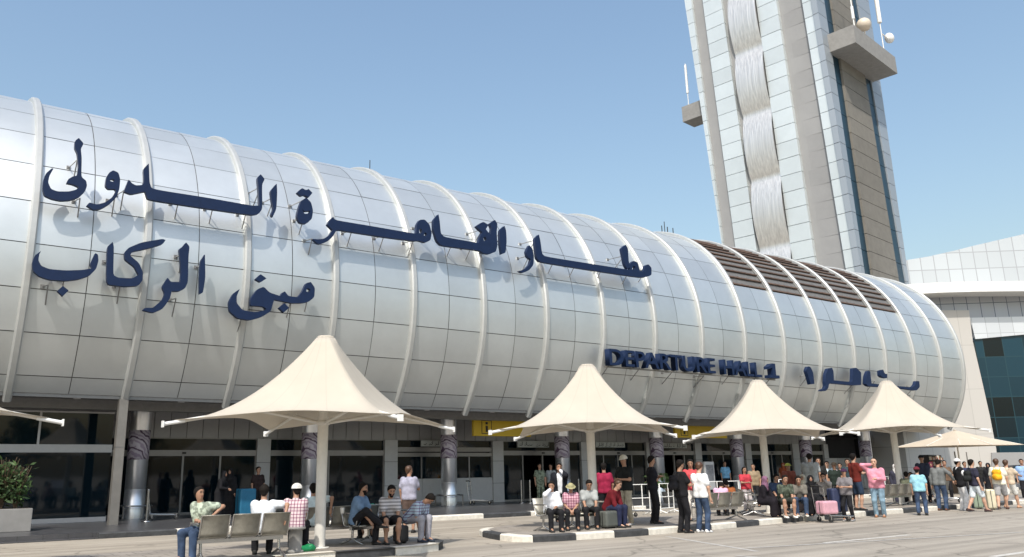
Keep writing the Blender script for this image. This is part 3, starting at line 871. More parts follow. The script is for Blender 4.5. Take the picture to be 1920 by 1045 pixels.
for i in (0, 4):
    mb = MB(); strip(mb, E2[i], E2[i + 1], .02, out2, 1.9); mb.build('corner_trim', M['twtrim'], tow)
mb = MB(); strip(mb, E2[2], E2[3], .12, out2, 1.9, jit=0.004); mb.build('stone_face', M['twstone'], tow)
for i in (1, 3):
    mb = MB(); strip(mb, E2[i], E2[i + 1], -.12, out2, 3.8); mb.build('window_strip', M['teal'], tow)
# core
def hedge(z): return [E1[0](z) + fn * .1, E1[8](z) + fn * .3 - out2 * .3, E2[5](z) - out2 * .3, E1[0](z) + (E2[5](z) - E2[0](z))]
mb = MB(); A = hedge(TZ0); B = hedge(TZ1)
mb.add(A + B, [(0, 1, 5, 4), (1, 2, 6, 5), (2, 3, 7, 6), (3, 0, 4, 7), (4, 5, 6, 7)], 0)
mb.build('core', M['twgrey'], tow)
# balcony
zt = F2(1557, 62).z; zbm = F2(1556, 98).z
bl = F2(1556, 98); br_ = F2(1632, 126)
dep = 3.6
Zb0 = bl.z; Zb1 = Zb0 + 2.1
along = (Vector((br_.x, br_.y, 0)) - Vector((bl.x, bl.y, 0)))
A0 = Vector((bl.x, bl.y, 0)); A1 = A0 + along.normalized() * 11.0
ou = Vector((out2.x, out2.y, 0)).normalized()
for dtest in range(40):
    dep = 1.0 + dtest * 0.2
    d_ = (A0 + ou * dep + Vector((0, 0, Zb0)) - Vector(CAMO))
    u_ = CX + F_PX * d_.dot(Vector(RT)) / d_.dot(Vector(FW))
    if abs(u_ - 1605) < 2 or u_ > 1605: break
mb = MB()
P = [A0 - ou * .5, A0 + ou * dep, A1 + ou * dep, A1 - ou * .5]
mb.prism([(p.x, p.y, Zb0) for p in P], (0, 0, Zb1 - Zb0))
mb.build('balcony', M['concrete'], tow)
Pm = [p.copy() for p in P]
# left small balcony
q0 = F1(1312, 205); q1 = q0 - fn * 0.2
yv = Vector((-fn.y, fn.x, 0))
mb = MB()
qa = q0 - yv * .2
Pl = [qa + fn * .5, qa + yv * 3.0 + fn * .5, qa + yv * 3.0 + fn * 3, qa + fn * 3]
mb.prism([(p.x, p.y, q0.z - .6) for p in Pl], (0, 0, 2.0)); mb.build('balcony', M['concrete'], tow)
mb = MB(); pc = qa + yv * 2.3 + fn * 1.0
mb.tube([(pc.x, pc.y, q0.z + 1.4), (pc.x, pc.y, q0.z + 7.2)], 0.05); mb.tube([(pc.x, pc.y, q0.z + 3.2), (pc.x, pc.y, q0.z + 7)], 0.15, 10)
mb.build('antenna', M['white'], tow)
# antennas and domes on the balcony
ax = along.normalized()
def onb(s, t): return A0 + ax * s + ou * t
mb = MB()
p = onb(1.6, dep - .5); mb.tube([(p.x, p.y, Zb1), (p.x, p.y, Zb1 + 9)], 0.07); mb.tube([(p.x, p.y, Zb1 + 1.5), (p.x, p.y, Zb1 + 3)], 0.16); mb.tube([(p.x, p.y, Zb1 + 4), (p.x, p.y, Zb1 + 6)], 0.2)
mb.build('antenna', M['white'], tow)
mb = MB(); p = onb(4.6, dep - .6); mb.tube([(p.x, p.y, Zb1), (p.x, p.y, Zb1 + 1.5)], 0.06); mb.sphere((p.x, p.y, Zb1 + 2.0), 0.75, 12); mb.lathe([(.001, 0), (.55, .1), (.74, .6)], (p.x, p.y, Zb1 + 1.3), 20)
mb.build('radar_dome', mat('dome_cream', (0.62, 0.54, 0.44), 0.5, noise=.05), tow)
mb = MB(); p = onb(9.3, dep - .5); mb.tube([(p.x, p.y, Zb1), (p.x, p.y, Zb1 + 9)], 0.06); mb.tube([(p.x, p.y, Zb1 + 4), (p.x, p.y, Zb1 + 9)], 0.25)
mb.build('antenna', M['white'], tow)
mb = MB(); q = p + ax * 1.9 
mb.tube([(p.x, p.y, Zb1 + 2.6), (q.x, q.y, Zb1 + 2.6)], 0.07); mb.sphere((q.x + .3, q.y, Zb1 + 2.8), 0.62, 12, sc=(1, .8, 1))
mb.build('dish', M['white'], tow)

# ------------------------------------------------------------------ neighbouring hall at the right
Pn = Vector(CAMO) + Vector(ray(1760, 700)).normalized() * 97
dn = Vector((math.cos(math.radians(40)), -math.sin(math.radians(40)), 0))     # along the facade
nn = Vector((-dn.y * -1, dn.x * -1, 0)); nn = Vector((-math.sin(math.radians(40)), -math.cos(math.radians(40)), 0))
hall = empty('neighbouring_hall', (0, 0, 0), label='pale stone and dark glass hall with white eaves beyond the tube', cat='building')
def H(u, v, off=0.0): return atP(u, v, Pn + nn * off, nn)
def poly(name, pts, m, off=0.0, th=1.0, mi=0):
    mb = MB(); mb.prism([H(u, v, off) for u, v in pts], -nn * th)
    o = mb.build(name, m, hall); return o
ang = math.atan2(dn.y, dn.x)
def hgrid(name, col, line, sx, sz, w, **k):
    # joints measured along the facade: rotate object space by using a mapping through vector rotate
    m = grid_mat(name, col, line, sx, sz, w, **k)
    t = m.node_tree; tc = next(n for n in t.nodes if n.type == 'TEX_COORD'); sp = next(n for n in t.nodes if n.type == 'SEPXYZ')
    vr = t.nodes.new('ShaderNodeVectorRotate'); vr.rotation_type = 'Z_AXIS'; vr.inputs['Angle'].default_value = -ang
    t.links.new(tc.outputs['Object'], vr.inputs['Vector']); t.links.new(vr.outputs[0], sp.inputs[0])
    return m
poly('upper_metal_wall', [(1600, 520), (1600, 512), (1694, 489), (1742, 481), (1790, 470), (1830, 460), (1860, 453), (1925, 438), (1990, 426), (2080, 412), (2080, 540), (1600, 545)], hgrid('pale_metal_panels', (0.50, 0.53, 0.55), (0.36, 0.37, 0.39), 1.45, 1.9, 0.10, rough=0.5, metal=0.4), off=-7.0)
mb = MB()
lo = [(1640, 538), (1694, 534), (1760, 530), (1830, 528), (1925, 527), (2080, 529)]
hi = [(1640, 556), (1694, 553), (1760, 549), (1830, 547), (1925, 546), (2080, 548)]
mb.prism([H(u, v, 2.6) for u, v in lo] + [H(u, v, 2.6) for u, v in reversed(hi)], -nn * 10.5)
mb.build('eaves', M['white'], hall)
poly('shaded_frieze', [(1640, 540), (2080, 540), (2080, 640), (1640, 640)], hgrid('frieze_panels', (0.36, 0.38, 0.42), (0.10, 0.12, 0.16), 1.3, 1.6, 0.07, rough=0.4, metal=0.4), off=0.0)  # panel colour darkened to carry the shade below the eaves
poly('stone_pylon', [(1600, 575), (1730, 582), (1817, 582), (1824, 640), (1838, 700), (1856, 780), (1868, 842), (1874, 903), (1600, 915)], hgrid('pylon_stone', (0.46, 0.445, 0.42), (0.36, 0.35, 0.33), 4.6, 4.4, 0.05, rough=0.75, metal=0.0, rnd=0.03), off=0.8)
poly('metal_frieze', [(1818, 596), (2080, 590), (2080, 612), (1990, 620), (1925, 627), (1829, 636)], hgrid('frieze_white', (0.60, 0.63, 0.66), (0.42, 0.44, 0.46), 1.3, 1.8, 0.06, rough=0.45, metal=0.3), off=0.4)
poly('curtain_wall', [(1826, 634), (2080, 606), (2080, 850), (1866, 850)], hgrid('curtain_wall_glass', (0.004, 0.022, 0.035), (0.014, 0.048, 0.065), 1.9, 2.0, 0.08, rough=0.15, metal=0.0, rnd=0.8, spec=0.4), off=0.2, th=.5)
poly('plinth', [(1860, 849), (2080, 846), (2080, 905), (1860, 905)], M['band'], off=1.0)
# small far structures on the right
# ------------------------------------------------------------------ tensile umbrellas
def fabric(name, col, tr):
    m = mat(name, col, 0.75, noise=0.05, nscale=1.4, bump=0.15, bscale=3, trans=tr, spec=0.2)
    t = m.node_tree; nd = lambda k, **kw: (lambda n: [setattr(n, a, b) for a, b in kw.items()] and n or n)(t.nodes.new('ShaderNode' + k))
    tc = nd('TexCoord'); sp = nd('SeparateXYZ'); t.links.new(tc.outputs['Object'], sp.inputs[0])
    at_ = nd('Math', operation='ARCTAN2'); t.links.new(sp.outputs['Y'], at_.inputs[0]); t.links.new(sp.outputs['X'], at_.inputs[1])
    mu = nd('Math', operation='MULTIPLY'); mu.inputs[1].default_value = 16 / (2 * math.pi); t.links.new(at_.outputs[0], mu.inputs[0])
    pp = nd('Math', operation='PINGPONG'); pp.inputs[1].default_value = 0.5; t.links.new(mu.outputs[0], pp.inputs[0])
    rd = nd('Vector' + 'Math', operation='LENGTH'); cx_ = nd('CombineXYZ'); t.links.new(sp.outputs['X'], cx_.inputs[0]); t.links.new(sp.outputs['Y'], cx_.inputs[1]); t.links.new(cx_.outputs[0], rd.inputs[0])
    wd = nd('Math', operation='MULTIPLY'); t.links.new(pp.outputs[0], wd.inputs[0]); t.links.new(rd.outputs['Value'], wd.inputs[1])
    mr = nd('MapRange'); mr.inputs['From Max'].default_value = 0.035; mr.inputs['To Min'].default_value = 0.86; mr.inputs['To Max'].default_value = 1.0; t.links.new(wd.outputs[0], mr.inputs['Value'])
    b = t.nodes['Principled BSDF']; src_ = b.inputs['Base Color'].links[0].from_socket
    sc = nd('VectorMath', operation='SCALE'); t.links.new(src_, sc.inputs[0]); t.links.new(mr.outputs[0], sc.inputs['Scale']); t.links.new(sc.outputs[0], b.inputs['Base Color'])
    return m
M['canvas'] = fabric('cream_canvas', (0.635, 0.585, 0.50), 0.32)
M['canvas2'] = fabric('peach_canvas', (0.64, 0.56, 0.45), 0.25)
M['umbpole'] = mat('white_umbrella_pole', (0.70, 0.68, 0.63), 0.5, noise=0.07, nscale=4)
def canopy_mesh(R, zc, zt, r0, conc, zmid, pw, nphi=64, ns=22):
    mb = MB(); V = []
    for i in range(nphi):
        ph = 2 * math.pi * i / nphi
        a = (ph % (math.pi / 2)) - math.pi / 4            # angle from an edge middle
        Rb = R * math.cos(math.pi / 4) / math.cos(a)
        e = 1 - (abs(a) / (math.pi / 4)) ** 2
        Rb *= 1 - conc * e
        ze = zc + zmid * e
        for j in range(ns + 1):
            s = j / ns
            r = r0 + (Rb - r0) * s
            gsh = (1 - s) ** pw
            V.append((r * math.cos(ph), r * math.sin(ph), ze + (zt - ze) * gsh))
    n1 = ns + 1
    Fs = [(i * n1 + j, i * n1 + j + 1, ((i + 1) % nphi) * n1 + j + 1, ((i + 1) % nphi) * n1 + j) for i in range(nphi) for j in range(ns)]
    mb.add(V, Fs, 0, True)
    # cap
    m = nphi
    cp = [(r0 * math.cos(2 * math.pi * i / nphi), r0 * math.sin(2 * math.pi * i / nphi), zt) for i in range(nphi)]
    ci = [(r0 * .75 * math.cos(2 * math.pi * i / nphi), r0 * .75 * math.sin(2 * math.pi * i / nphi), zt + .05) for i in range(nphi)]
    mb.add(cp + ci + [(0, 0, zt + .06)], [(i, (i + 1) % m, (i + 1) % m + m, i + m) for i in range(m)] + [(i + m, (i + 1) % m + m, 2 * m) for i in range(m)], 0, True)
    return mb
def make_umbrella(label):
    r = empty('tensile_umbrella', label=label, cat='umbrella', group='cream tensile umbrellas in front of the terminal')
    mb = MB(); mb.tube([(0, 0, 0.0), (0, 0, 2.6)], 0.115, 20); mb.tube([(0, 0, 2.6), (0, 0, 4.22)], 0.10, 16)
    mb.lathe([(.001, .02), (.20, .02), (.20, .0)], n=20); mb.lathe([(.115, 2.42), (.15, 2.44), (.15, 2.5), (.115, 2.52)], n=20)
    mb.build('pole', M['umbpole'], r)
    c = canopy_mesh(3.15, 2.47, 4.24, 0.215, 0.16, 0.14, 1.85)
    o = c.build('canopy', M['canvas'], r, fixn=False)
    sm = o.modifiers.new('solid', 'SOLIDIFY'); sm.thickness = 0.006
    for k in range(4):
        a = k * math.pi / 2; d = Vector((math.cos(a), math.sin(a), 0)); zz = Vector((0, 0, 1))
        mb = MB()
        mb.tube([d * .12 + zz * 2.47, d * 1.55 + zz * 2.70], 0.032, 8)
        mb.tube([d * 1.5 + zz * 2.72, d * 3.12 + zz * 2.43], 0.032, 8)
        mb.build('arm', M['umbpole'], r)
        mb = MB()
        mb.tube([d * 2.95 + zz * 2.455, d * 3.36 + zz * 2.385], 0.036, 10)
        R = Matrix.Rotation(a, 3, 'Z')
        mb.box(d * 3.37 + zz * 2.385, (0.025, 0.12, 0.12), 0, M=R)
        mb.build('tip_fitting', M['white'], r)
    return r
um0 = make_umbrella('largest cream umbrella over the bench with three empty backrests')
UM = [((7.38, 16.2), 0.15, 1.0, None), ((15.75, 17.2), .15, 1.0, 'cream umbrella with its peak beside the letter D of the english sign'),
      ((23.7, 17.55), .15, .995, 'cream umbrella whose peak stands below the numeral 1 of the english sign'), ((31.95, 17.7), .15, 1.085, 'cream umbrella with its peak before the low navy arabic hall name'),
      ((-0.9, 16.35), .15, 1.0, 'cream umbrella cut off by the frame with only one corner in view')]
for i, ((x, y), z, s, lab) in enumerate(UM):
    u = um0 if i == 0 else copy_tree(um0)
    u.location = (x, y, z); u.scale = ((.96, .96, s) if i == 0 else (1.04, 1.04, s) if i == 3 else (1, 1, s))
    if lab: u['label'] = lab
# flat market umbrella far right
sx = atY(1796, 845, 24.0)
r = empty('market_umbrella', (sx.x, 24.0, 0), 0.5, label='low peach market umbrella over the dark kiosk', cat='umbrella')
mb = canopy_mesh(3.3, 2.58, 3.45, 0.08, 0.03, 0.0, 1.15); 
o = mb.build('canopy', M['canvas2'], r, fixn=False); sm = o.modifiers.new('solid', 'SOLIDIFY'); sm.thickness = 0.01
mb = MB(); mb.tube([(0, 0, 0), (0, 0, 3.4)], .04, 12); mb.lathe([(.3, 0), (.3, .1), (.001, .12)], n=16); mb.build('pole', M['umbpole'], r)
mb = MB()
for k in range(8):
    a = k * math.pi / 4; q = 3.1 if k % 2 == 0 else 2.25
    mb.tube([(0, 0, 3.38), (q * math.cos(a), q * math.sin(a), 2.6)], .018, 6)
mb.build('canopy_ribs', M['umbpole'], r)

# ------------------------------------------------------------------ benches
M['perf'] = mat('perforated_steel', (0.33, 0.32, 0.28), 0.45, 0.5, noise=0.16, nscale=9)

SW = 0.56
def make_bench(n, label, arms=True):
    """n steel seats on a beam; faces -Y, x from 0 to n*SW"""
    r = empty('airport_bench', label=label, cat='bench', group='perforated steel benches under the umbrellas')
    L = n * SW
    mb = MB(); mb.bx(0.05, L - 0.05, -0.04, 0.04, 0.29, 0.36); mb.build('beam', M['chrome'], r)
    for i in range(n):
        x0, x1 = i * SW + 0.03, (i + 1) * SW - 0.03
        prof = [(-0.27, 0.365), (-0.25, 0.395), (-0.05, 0.375), (0.12, 0.375), (0.17, 0.40), (0.20, 0.47), (0.28, 0.76), (0.31, 0.775)]
        def sheetp(pr_, nm):
            mb = MB(); V = []; th = 0.012
            for x in (x0, x1):
                for (y, z) in pr_: V.append((x, y, z))
            k = len(pr_)
            mb.add(V, [(j, j + 1, k + j + 1, k + j) for j in range(k - 1)], 0, True)
            o = mb.build(nm, M['perf'], r); s_ = o.modifiers.new('solid', 'SOLIDIFY'); s_.thickness = th; return o
        sheetp(prof[:5], 'seat'); sheetp(prof[4:], 'backrest')
        for x in (x0, x1):
            mb = MB().tube([(x, -0.26, .38), (x, -.05, .365), (x, .13, .365), (x, .185, .41), (x, .29, .765)], 0.014, 6)
            mb.build('seat_frame', M['chrome'], r)
    for x in ([0.12, L - 0.12] if n < 4 else [0.12, L / 2, L - 0.12]):
        mb = MB(); mb.tube([(x, 0, .36), (x, 0.02, .12)], .028, 8)
        mb.tube([(x, -.30, .015), (x, -.12, .07), (x, 0.02, .13), (x, .14, .07), (x, .32, .015)], .022, 8)
        mb.box((x, -.31, .012), (.05, .06, .024)); mb.box((x, .33, .012), (.05, .06, .024)); mb.build('leg', M['chrome'], r)
    if arms:
        for x in (0.0, L):
            mb = MB(); mb.tube([(x, .2, .62), (x, -.20, .62), (x, -.25, .58), (x, -.2, .40), (x, 0, .37)], .016, 8); mb.box((x, -.02, .635), (.045, .36, .022)); mb.build('armrest', M['chrome'], r)
    return r
def bench(n, u0, Y0, u1, Y1, label, back=False, z=0.15):
    a = atY(u0, 960, Y0); b = atY(u1, 960, Y1)
    if back: a, b = b, a
    r = make_bench(n, label)
    d = Vector((b.x - a.x, b.y - a.y, 0)); L = n * SW
    r.location = (a.x, a.y, z); r.rotation_euler.z = math.atan2(d.y, d.x)
    return r

# ------------------------------------------------------------------ people
def smin(a, b, k):
    h = np.clip(0.5 + 0.5 * (b - a) / k, 0, 1)
    return b + (a - b) * h - k * h * (1 - h)
class Field:
    def __init__(self): self.p = []
    def cap(self, a, b, r1, r2, k=0.035): self.p.append((np.array(a, float), np.array(b, float), r1, r2, k)); return self
    def grown(self, g):
        f = Field(); f.p = [(a, b, r1 + g, r2 + g, k) for a, b, r1, r2, k in self.p]; return f
    def bounds(self):
        lo = np.min([np.minimum(a - r1, b - r2) for a, b, r1, r2, k in self.p], axis=0); hi = np.max([np.maximum(a + r1, b + r2) for a, b, r1, r2, k in self.p], axis=0)
        return lo, hi
    def ev(self, X, Y, Z):
        d = None
        for a, b, r1, r2, k in self.p:
            ba = b - a; L2 = float(ba @ ba) + 1e-9
            px, py, pz = X - a[0], Y - a[1], Z - a[2]
            h = np.clip((px * ba[0] + py * ba[1] + pz * ba[2]) / L2, 0, 1)
            e = np.sqrt((px - ba[0] * h) ** 2 + (py - ba[1] * h) ** 2 + (pz - ba[2] * h) ** 2) - (r1 + (r2 - r1) * h)
            d = e if d is None else smin(d, e, k)
        return d
def surf(field, res, cuts=(), add=None):
    """surface nets of a field; cuts: functions f(X,Y,Z) whose positive side is removed"""
    lo, hi = field.bounds(); lo = lo - 2.5 * res; hi = hi + 2.5 * res
    n = np.ceil((hi - lo) / res).astype(int) + 1
    ax_ = [lo[i] + res * np.arange(n[i]) for i in range(3)]
    X, Y, Z = np.meshgrid(*ax_, indexing='ij')
    D = field.ev(X.astype(np.float32), Y.astype(np.float32), Z.astype(np.float32))
    for c in cuts: D = np.maximum(D, c(X, Y, Z))
    S = D < 0
    c = np.zeros(tuple(n - 1)); P = np.zeros(tuple(n - 1) + (3,))
    corners = [(i, j, k) for i in (0, 1) for j in (0, 1) for k in (0, 1)]
    def sl(o): return tuple(slice(o[q], n[q] - 1 + o[q]) for q in range(3))
    for a in corners:
        for q in range(3):
            if a[q]: continue
            b = list(a); b[q] = 1; b = tuple(b)
            da, db = D[sl(a)], D[sl(b)]
            m = (da < 0) != (db < 0)
            t = np.where(m, da / np.where(m, da - db, 1), 0)
            for w in range(3):
                P[..., w] += np.where(m, a[w] + (t if w == q else 0), 0)
            c += m
    act = c > 0
    idx = -np.ones(act.shape, int); idx[act] = np.arange(act.sum())
    ii = np.argwhere(act)
    V = lo + (ii + P[act] / c[act][:, None]) * res
    Fs = []
    for q in range(3):
        a = (q + 1) % 3; b = (q + 2) % 3
        s0 = [slice(1, n[w] - 1) for w in range(3)]; s0[q] = slice(0, n[q] - 1); s1 = list(s0); s1[q] = slice(1, n[q])
        A, B = S[tuple(s0)], S[tuple(s1)]
        for m, flip in ((A & ~B, False), (~A & B, True)):
            e = np.argwhere(m)
            if not len(e): continue
            for w in range(3):
                if w != q: e[:, w] += 1
            def cell(da, db):
                f = e.copy(); f[:, a] -= da; f[:, b] -= db; return idx[f[:, 0], f[:, 1], f[:, 2]]
            qd = np.stack([cell(0, 0), cell(1, 0), cell(1, 1), cell(0, 1)], 1)
            if flip: qd = qd[:, ::-1]
            Fs.append(qd)
    Fs = np.concatenate(Fs) if Fs else np.zeros((0, 4), int)
    return V, Fs
def fmesh(name, field, res, m, parent=None, cuts=()):
    V, Fs = surf(field, res, cuts)
    me = bpy.data.meshes.new(name); me.from_pydata(V.tolist(), [], Fs.tolist()); me.materials.append(m)
    me.polygons.foreach_set('use_smooth', [True] * len(me.polygons)); me.update()
    o = bpy.data.objects.new(name, me); COL.objects.link(o)
    if parent: o.parent = parent
    return o
_cm = {}
def cloth(c, pat=None):
    key = (tuple(c), pat)
    if key in _cm: return _cm[key]
    if pat in ('plaid', 'stripe', 'camo', 'jeans'):
        N = NT('cloth_' + pat); b = N.b; b.inputs['Roughness'].default_value = 0.85; b.inputs['Specular IOR Level'].default_value = 0.2
        tcx = N.n('TexCoord')
        def rmp(fac, c0, c1, p0=.45, p1=.55):
            cr = N.n('ValToRGB'); cr.color_ramp.elements[0].position = p0; cr.color_ramp.elements[1].position = p1
            cr.color_ramp.elements[0].color = (*c0, 1); cr.color_ramp.elements[1].color = (*c1, 1); N.l(fac, cr.inputs['Fac']); return cr.outputs['Color']
        dk = tuple(x * 0.45 for x in c)
        if pat == 'plaid':
            w1_ = N.n('TexWave'); w1_.inputs['Scale'].default_value = 5; w1_.bands_direction = 'X'; w2_ = N.n('TexWave'); w2_.inputs['Scale'].default_value = 5; w2_.bands_direction = 'Z'
            N.l(tcx.outputs['Object'], w1_.inputs['Vector']); N.l(tcx.outputs['Object'], w2_.inputs['Vector'])
            a = rmp(w1_.outputs['Fac'], (.45, .3, .4), (1, 1, 1), .1, .25); bb = rmp(w2_.outputs['Fac'], (.55, .35, .45), (1, 1, 1), .1, .25)
            m1 = N.n('VectorMath', operation='MULTIPLY'); N.l(a, m1.inputs[0]); N.l(bb, m1.inputs[1])
            m2 = N.n('VectorMath', operation='MULTIPLY'); N.l(m1.outputs[0], m2.inputs[0]); m2.inputs[1].default_value = c
            N.l(m2.outputs[0], b.inputs['Base Color'])
        elif pat == 'stripe':
            w1_ = N.n('TexWave'); w1_.inputs['Scale'].default_value = 4.5; w1_.bands_direction = 'Z'; N.l(tcx.outputs['Object'], w1_.inputs['Vector'])
            N.l(rmp(w1_.outputs['Fac'], dk, c), b.inputs['Base Color'])
        elif pat == 'camo':
            nz = N.n('TexNoise'); nz.inputs['Scale'].default_value = 13; N.l(tcx.outputs['Object'], nz.inputs['Vector'])
            N.l(rmp(nz.outputs['Fac'], dk, c, .44, .56), b.inputs['Base Color'])
        else:
            nz = N.n('TexNoise'); nz.inputs['Scale'].default_value = 6; nz.inputs['Detail'].default_value = 5; N.l(tcx.outputs['Object'], nz.inputs['Vector'])
            N.l(rmp(nz.outputs['Fac'], dk, tuple(min(1, x * 1.35) for x in c), .3, .72), b.inputs['Base Color'])
        m = N.mat
    else:
        m = mat('cloth', c, 0.85, noise=0.28, nscale=6, bump=0.9, bscale=9, spec=0.2)
    _cm[key] = m; return m
SKIN = {'l': mat('skin_light', (0.50, 0.30, 0.21), 0.55, noise=.06), 'm': mat('skin_tan', (0.36, 0.20, 0.13), 0.55, noise=.06), 'd': mat('skin_brown', (0.20, 0.11, 0.07), 0.55, noise=.06)}
HAIR = {'k': mat('hair_black', (0.010, 0.008, 0.007), 0.8, noise=.3, nscale=30, spec=.15), 'b': mat('hair_brown', (0.07, 0.035, 0.018), 0.5, noise=.3, nscale=30), 'g': mat('hair_grey', (0.30, 0.28, 0.26), 0.6, noise=.3, nscale=30), 'r': mat('hair_auburn', (0.075, 0.032, 0.016), 0.5, noise=.3, nscale=30)}
M['eye'] = mat('eye_dark', (0.02, 0.015, 0.012), 0.3); M['lip'] = mat('lip', (0.28, 0.10, 0.08), 0.5)

def ik(a, c, l1, l2, pole):
    a = np.array(a, float); c = np.array(c, float); d = c - a; L = np.linalg.norm(d)
    Lm = (l1 + l2) * 0.995
    if L > Lm: c = a + d / L * Lm; d = c - a; L = Lm
    if L < abs(l1 - l2) + .02: L = abs(l1 - l2) + .02
    x = (l1 * l1 - l2 * l2 + L * L) / (2 * L); h = math.sqrt(max(0, l1 * l1 - x * x)); u = d / np.linalg.norm(d)
    p = np.array(pole, float); p = p - u * (p @ u); p /= np.linalg.norm(p) + 1e-9
    return a + u * x + p * h, c

def person(label, u, Y, face, h=1.72, pose='stand', top=((.5, .5, .5), None), bot=((.1, .1, .1), None), hair='k', skin='m', z=0.15, sleeve='short', legs='long', hat=None, lean=0.0, head=0.0,
           arms=None, seat=0.42, shoe=(.03, .03, .03), extra=None, group=None, wide=1.0, res=0.02, X=None, feet=None, nod=0.0, dress=False, jacket=None, pack=None, beard=False, fat=1.0):
    """body in its own frame: +Y is where the person faces, +X is the person's right"""
    p0 = atY(u, 920, Y); x_ = p0.x if X is None else X
    view = math.atan2(Y, x_)
    rz = view - math.radians(face) - math.pi / 2
    k = h / 1.72 * (0.95 if pose == 'sit' else 1.0)
    sit = pose == 'sit'
    hipz = (seat + 0.045) if sit else 0.91 * k
    if pose == 'walk': hipz -= 0.02
    hip = np.array([0, 0.0, hipz])
    L = math.radians(lean + (9 if sit else 0)); up = np.array([0, math.sin(L), math.cos(L)]); fw = np.array([0, math.cos(L), -math.sin(L)]); sd_ = np.array([1.0, 0, 0])
    def T(x, y, zz): return hip + (sd_ * x * wide + fw * y + up * zz) * k
    chest = T(0, .0, .36); neck = T(0, -.01, .53); 
    hd = math.radians(head); nd = math.radians(nod)
    hfw = np.array([math.sin(hd) * math.cos(nd), math.cos(hd) * math.cos(nd), -math.sin(nd)]); hup = np.array([math.sin(hd) * math.sin(nd), math.cos(hd) * math.sin(nd), math.cos(nd)]); hsd = np.cross(hfw, hup)
    headc = neck + (up * .07 + hup * .10 + fw * .02) * k
    def Hh(x, y, zz): return headc + (hsd * x + hfw * y + hup * zz) * k
    sh = {s: T(s * .165, -.01, .455) for s in (-1, 1)}
    hp = {s: T(s * .085, 0, .0) for s in (-1, 1)}
    arms = arms or {}
    hand = {}; elb = {}
    for s in (-1, 1):
        t = arms.get(s, 'down')
        if isinstance(t, str):
            tg = {'down': T(s * .24, .06, -.06), 'knee': T(s * .12, .40, .10) if sit else T(s * .2, .1, -.1), 'lap': T(s * .04, .26, .08), 'phone': Hh(s * .10, .06, -.06), 'front': T(s * .06, .30, .22), 'cross': T(-s * .08, .18, .27), 'hip': T(s * .20, .08, .06), 'back': T(s * .34, -.22, .30), 'face': Hh(s * .03, .12, -.08), 'side': T(s * .42, .05, .12), 'out': T(s * .20, .42, .25)}[t]
        else: tg = T(*t)
        pole = np.array([s * 1.0, -.6, -.6]) if t not in ('cross', 'phone', 'face') else np.array([s * 1.0, -.2, -1.0])
        elb[s], hand[s] = ik(sh[s], tg, .285 * k, .25 * k, pole)
    foot = {}; knee = {}
    for s in (-1, 1):
        if feet: f = np.array(feet[0 if s < 0 else 1], float)
        elif sit: f = np.array([s * .13, .40, .085])
        elif pose == 'walk': f = np.array([s * .08, s * .26 - 0.02, .085 + (0.03 if s < 0 else 0)])
        else: f = np.array([s * .11, .0 + .03 * s, .085])
        f = np.array([f[0], f[1] * k, f[2]])
        knee[s], foot[s] = ik(hp[s], f, .43 * k, .41 * k, (s * .15, 1, .35 if sit else .1))
    B = Field(); tk = k * fat
    # torso: side columns + middle
    for s in (-1, 1):
        B.cap(hp[s] + up * .03, T(s * .075, 0, .19), .105 * tk, .088 * tk, .06); B.cap(T(s * .075, 0, .19), T(s * .10, 0, .36), .088 * tk, .105 * tk, .06)
        B.cap(T(s * .10, -.005, .36), sh[s], .10 * tk, .062 * tk, .05)
    if fat > 1.1: B.cap(T(0, .06, .12), T(0, .05, .2), .12 * fat, .11 * fat, .06)
    B.cap(T(0, -.01, .46), neck, .07 * k, .052 * k, .05); B.cap(neck, Hh(0, -.01, -.06), .052 * k, .055 * k, .03)
    # head
    B.cap(Hh(0, -.018, .03), Hh(0, -.005, .035), .083 * k, .083 * k, .03); B.cap(Hh(0, .02, -.04), Hh(0, .035, -.075), .062 * k, .042 * k, .035)
    B.cap(Hh(0, .082, -.005), Hh(0, .10, -.03), .010 * k, .015 * k, .012)
    for s in (-1, 1): B.cap(Hh(s * .078, -.012, .015), Hh(s * .08, -.012, -.02), .014 * k, .010 * k, .01)
    for s in (-1, 1):
        B.cap(sh[s], elb[s], .050 * tk, .040 * k, .03); B.cap(elb[s], hand[s], .038 * k, .026 * k, .02)
        dd = hand[s] - elb[s]; dd /= np.linalg.norm(dd)
        B.cap(hand[s] + dd * .02, hand[s] + dd * .075 * k, .030 * k, .034 * k, .015)
        B.cap(hp[s], knee[s], .088 * tk, .056 * k, .05); B.cap(knee[s], knee[s] * .6 + foot[s] * .4, .054 * k, .056 * k, .03); B.cap(knee[s] * .6 + foot[s] * .4, foot[s], .056 * k, .036 * k, .03)
        B.cap(foot[s], foot[s] + [0, .12 * k, -.05], .035, .028, .02)
    body = fmesh('person', B, res, SKIN[skin])
    # fingers, eyes and mouth in the same mesh
    mb = MB()
    me = body.data
    vs_ = [tuple(v.co) for v in me.vertices]; nv = len(vs_)
    mb.add(vs_, [tuple(p.vertices) for p in me.polygons], 0, True)
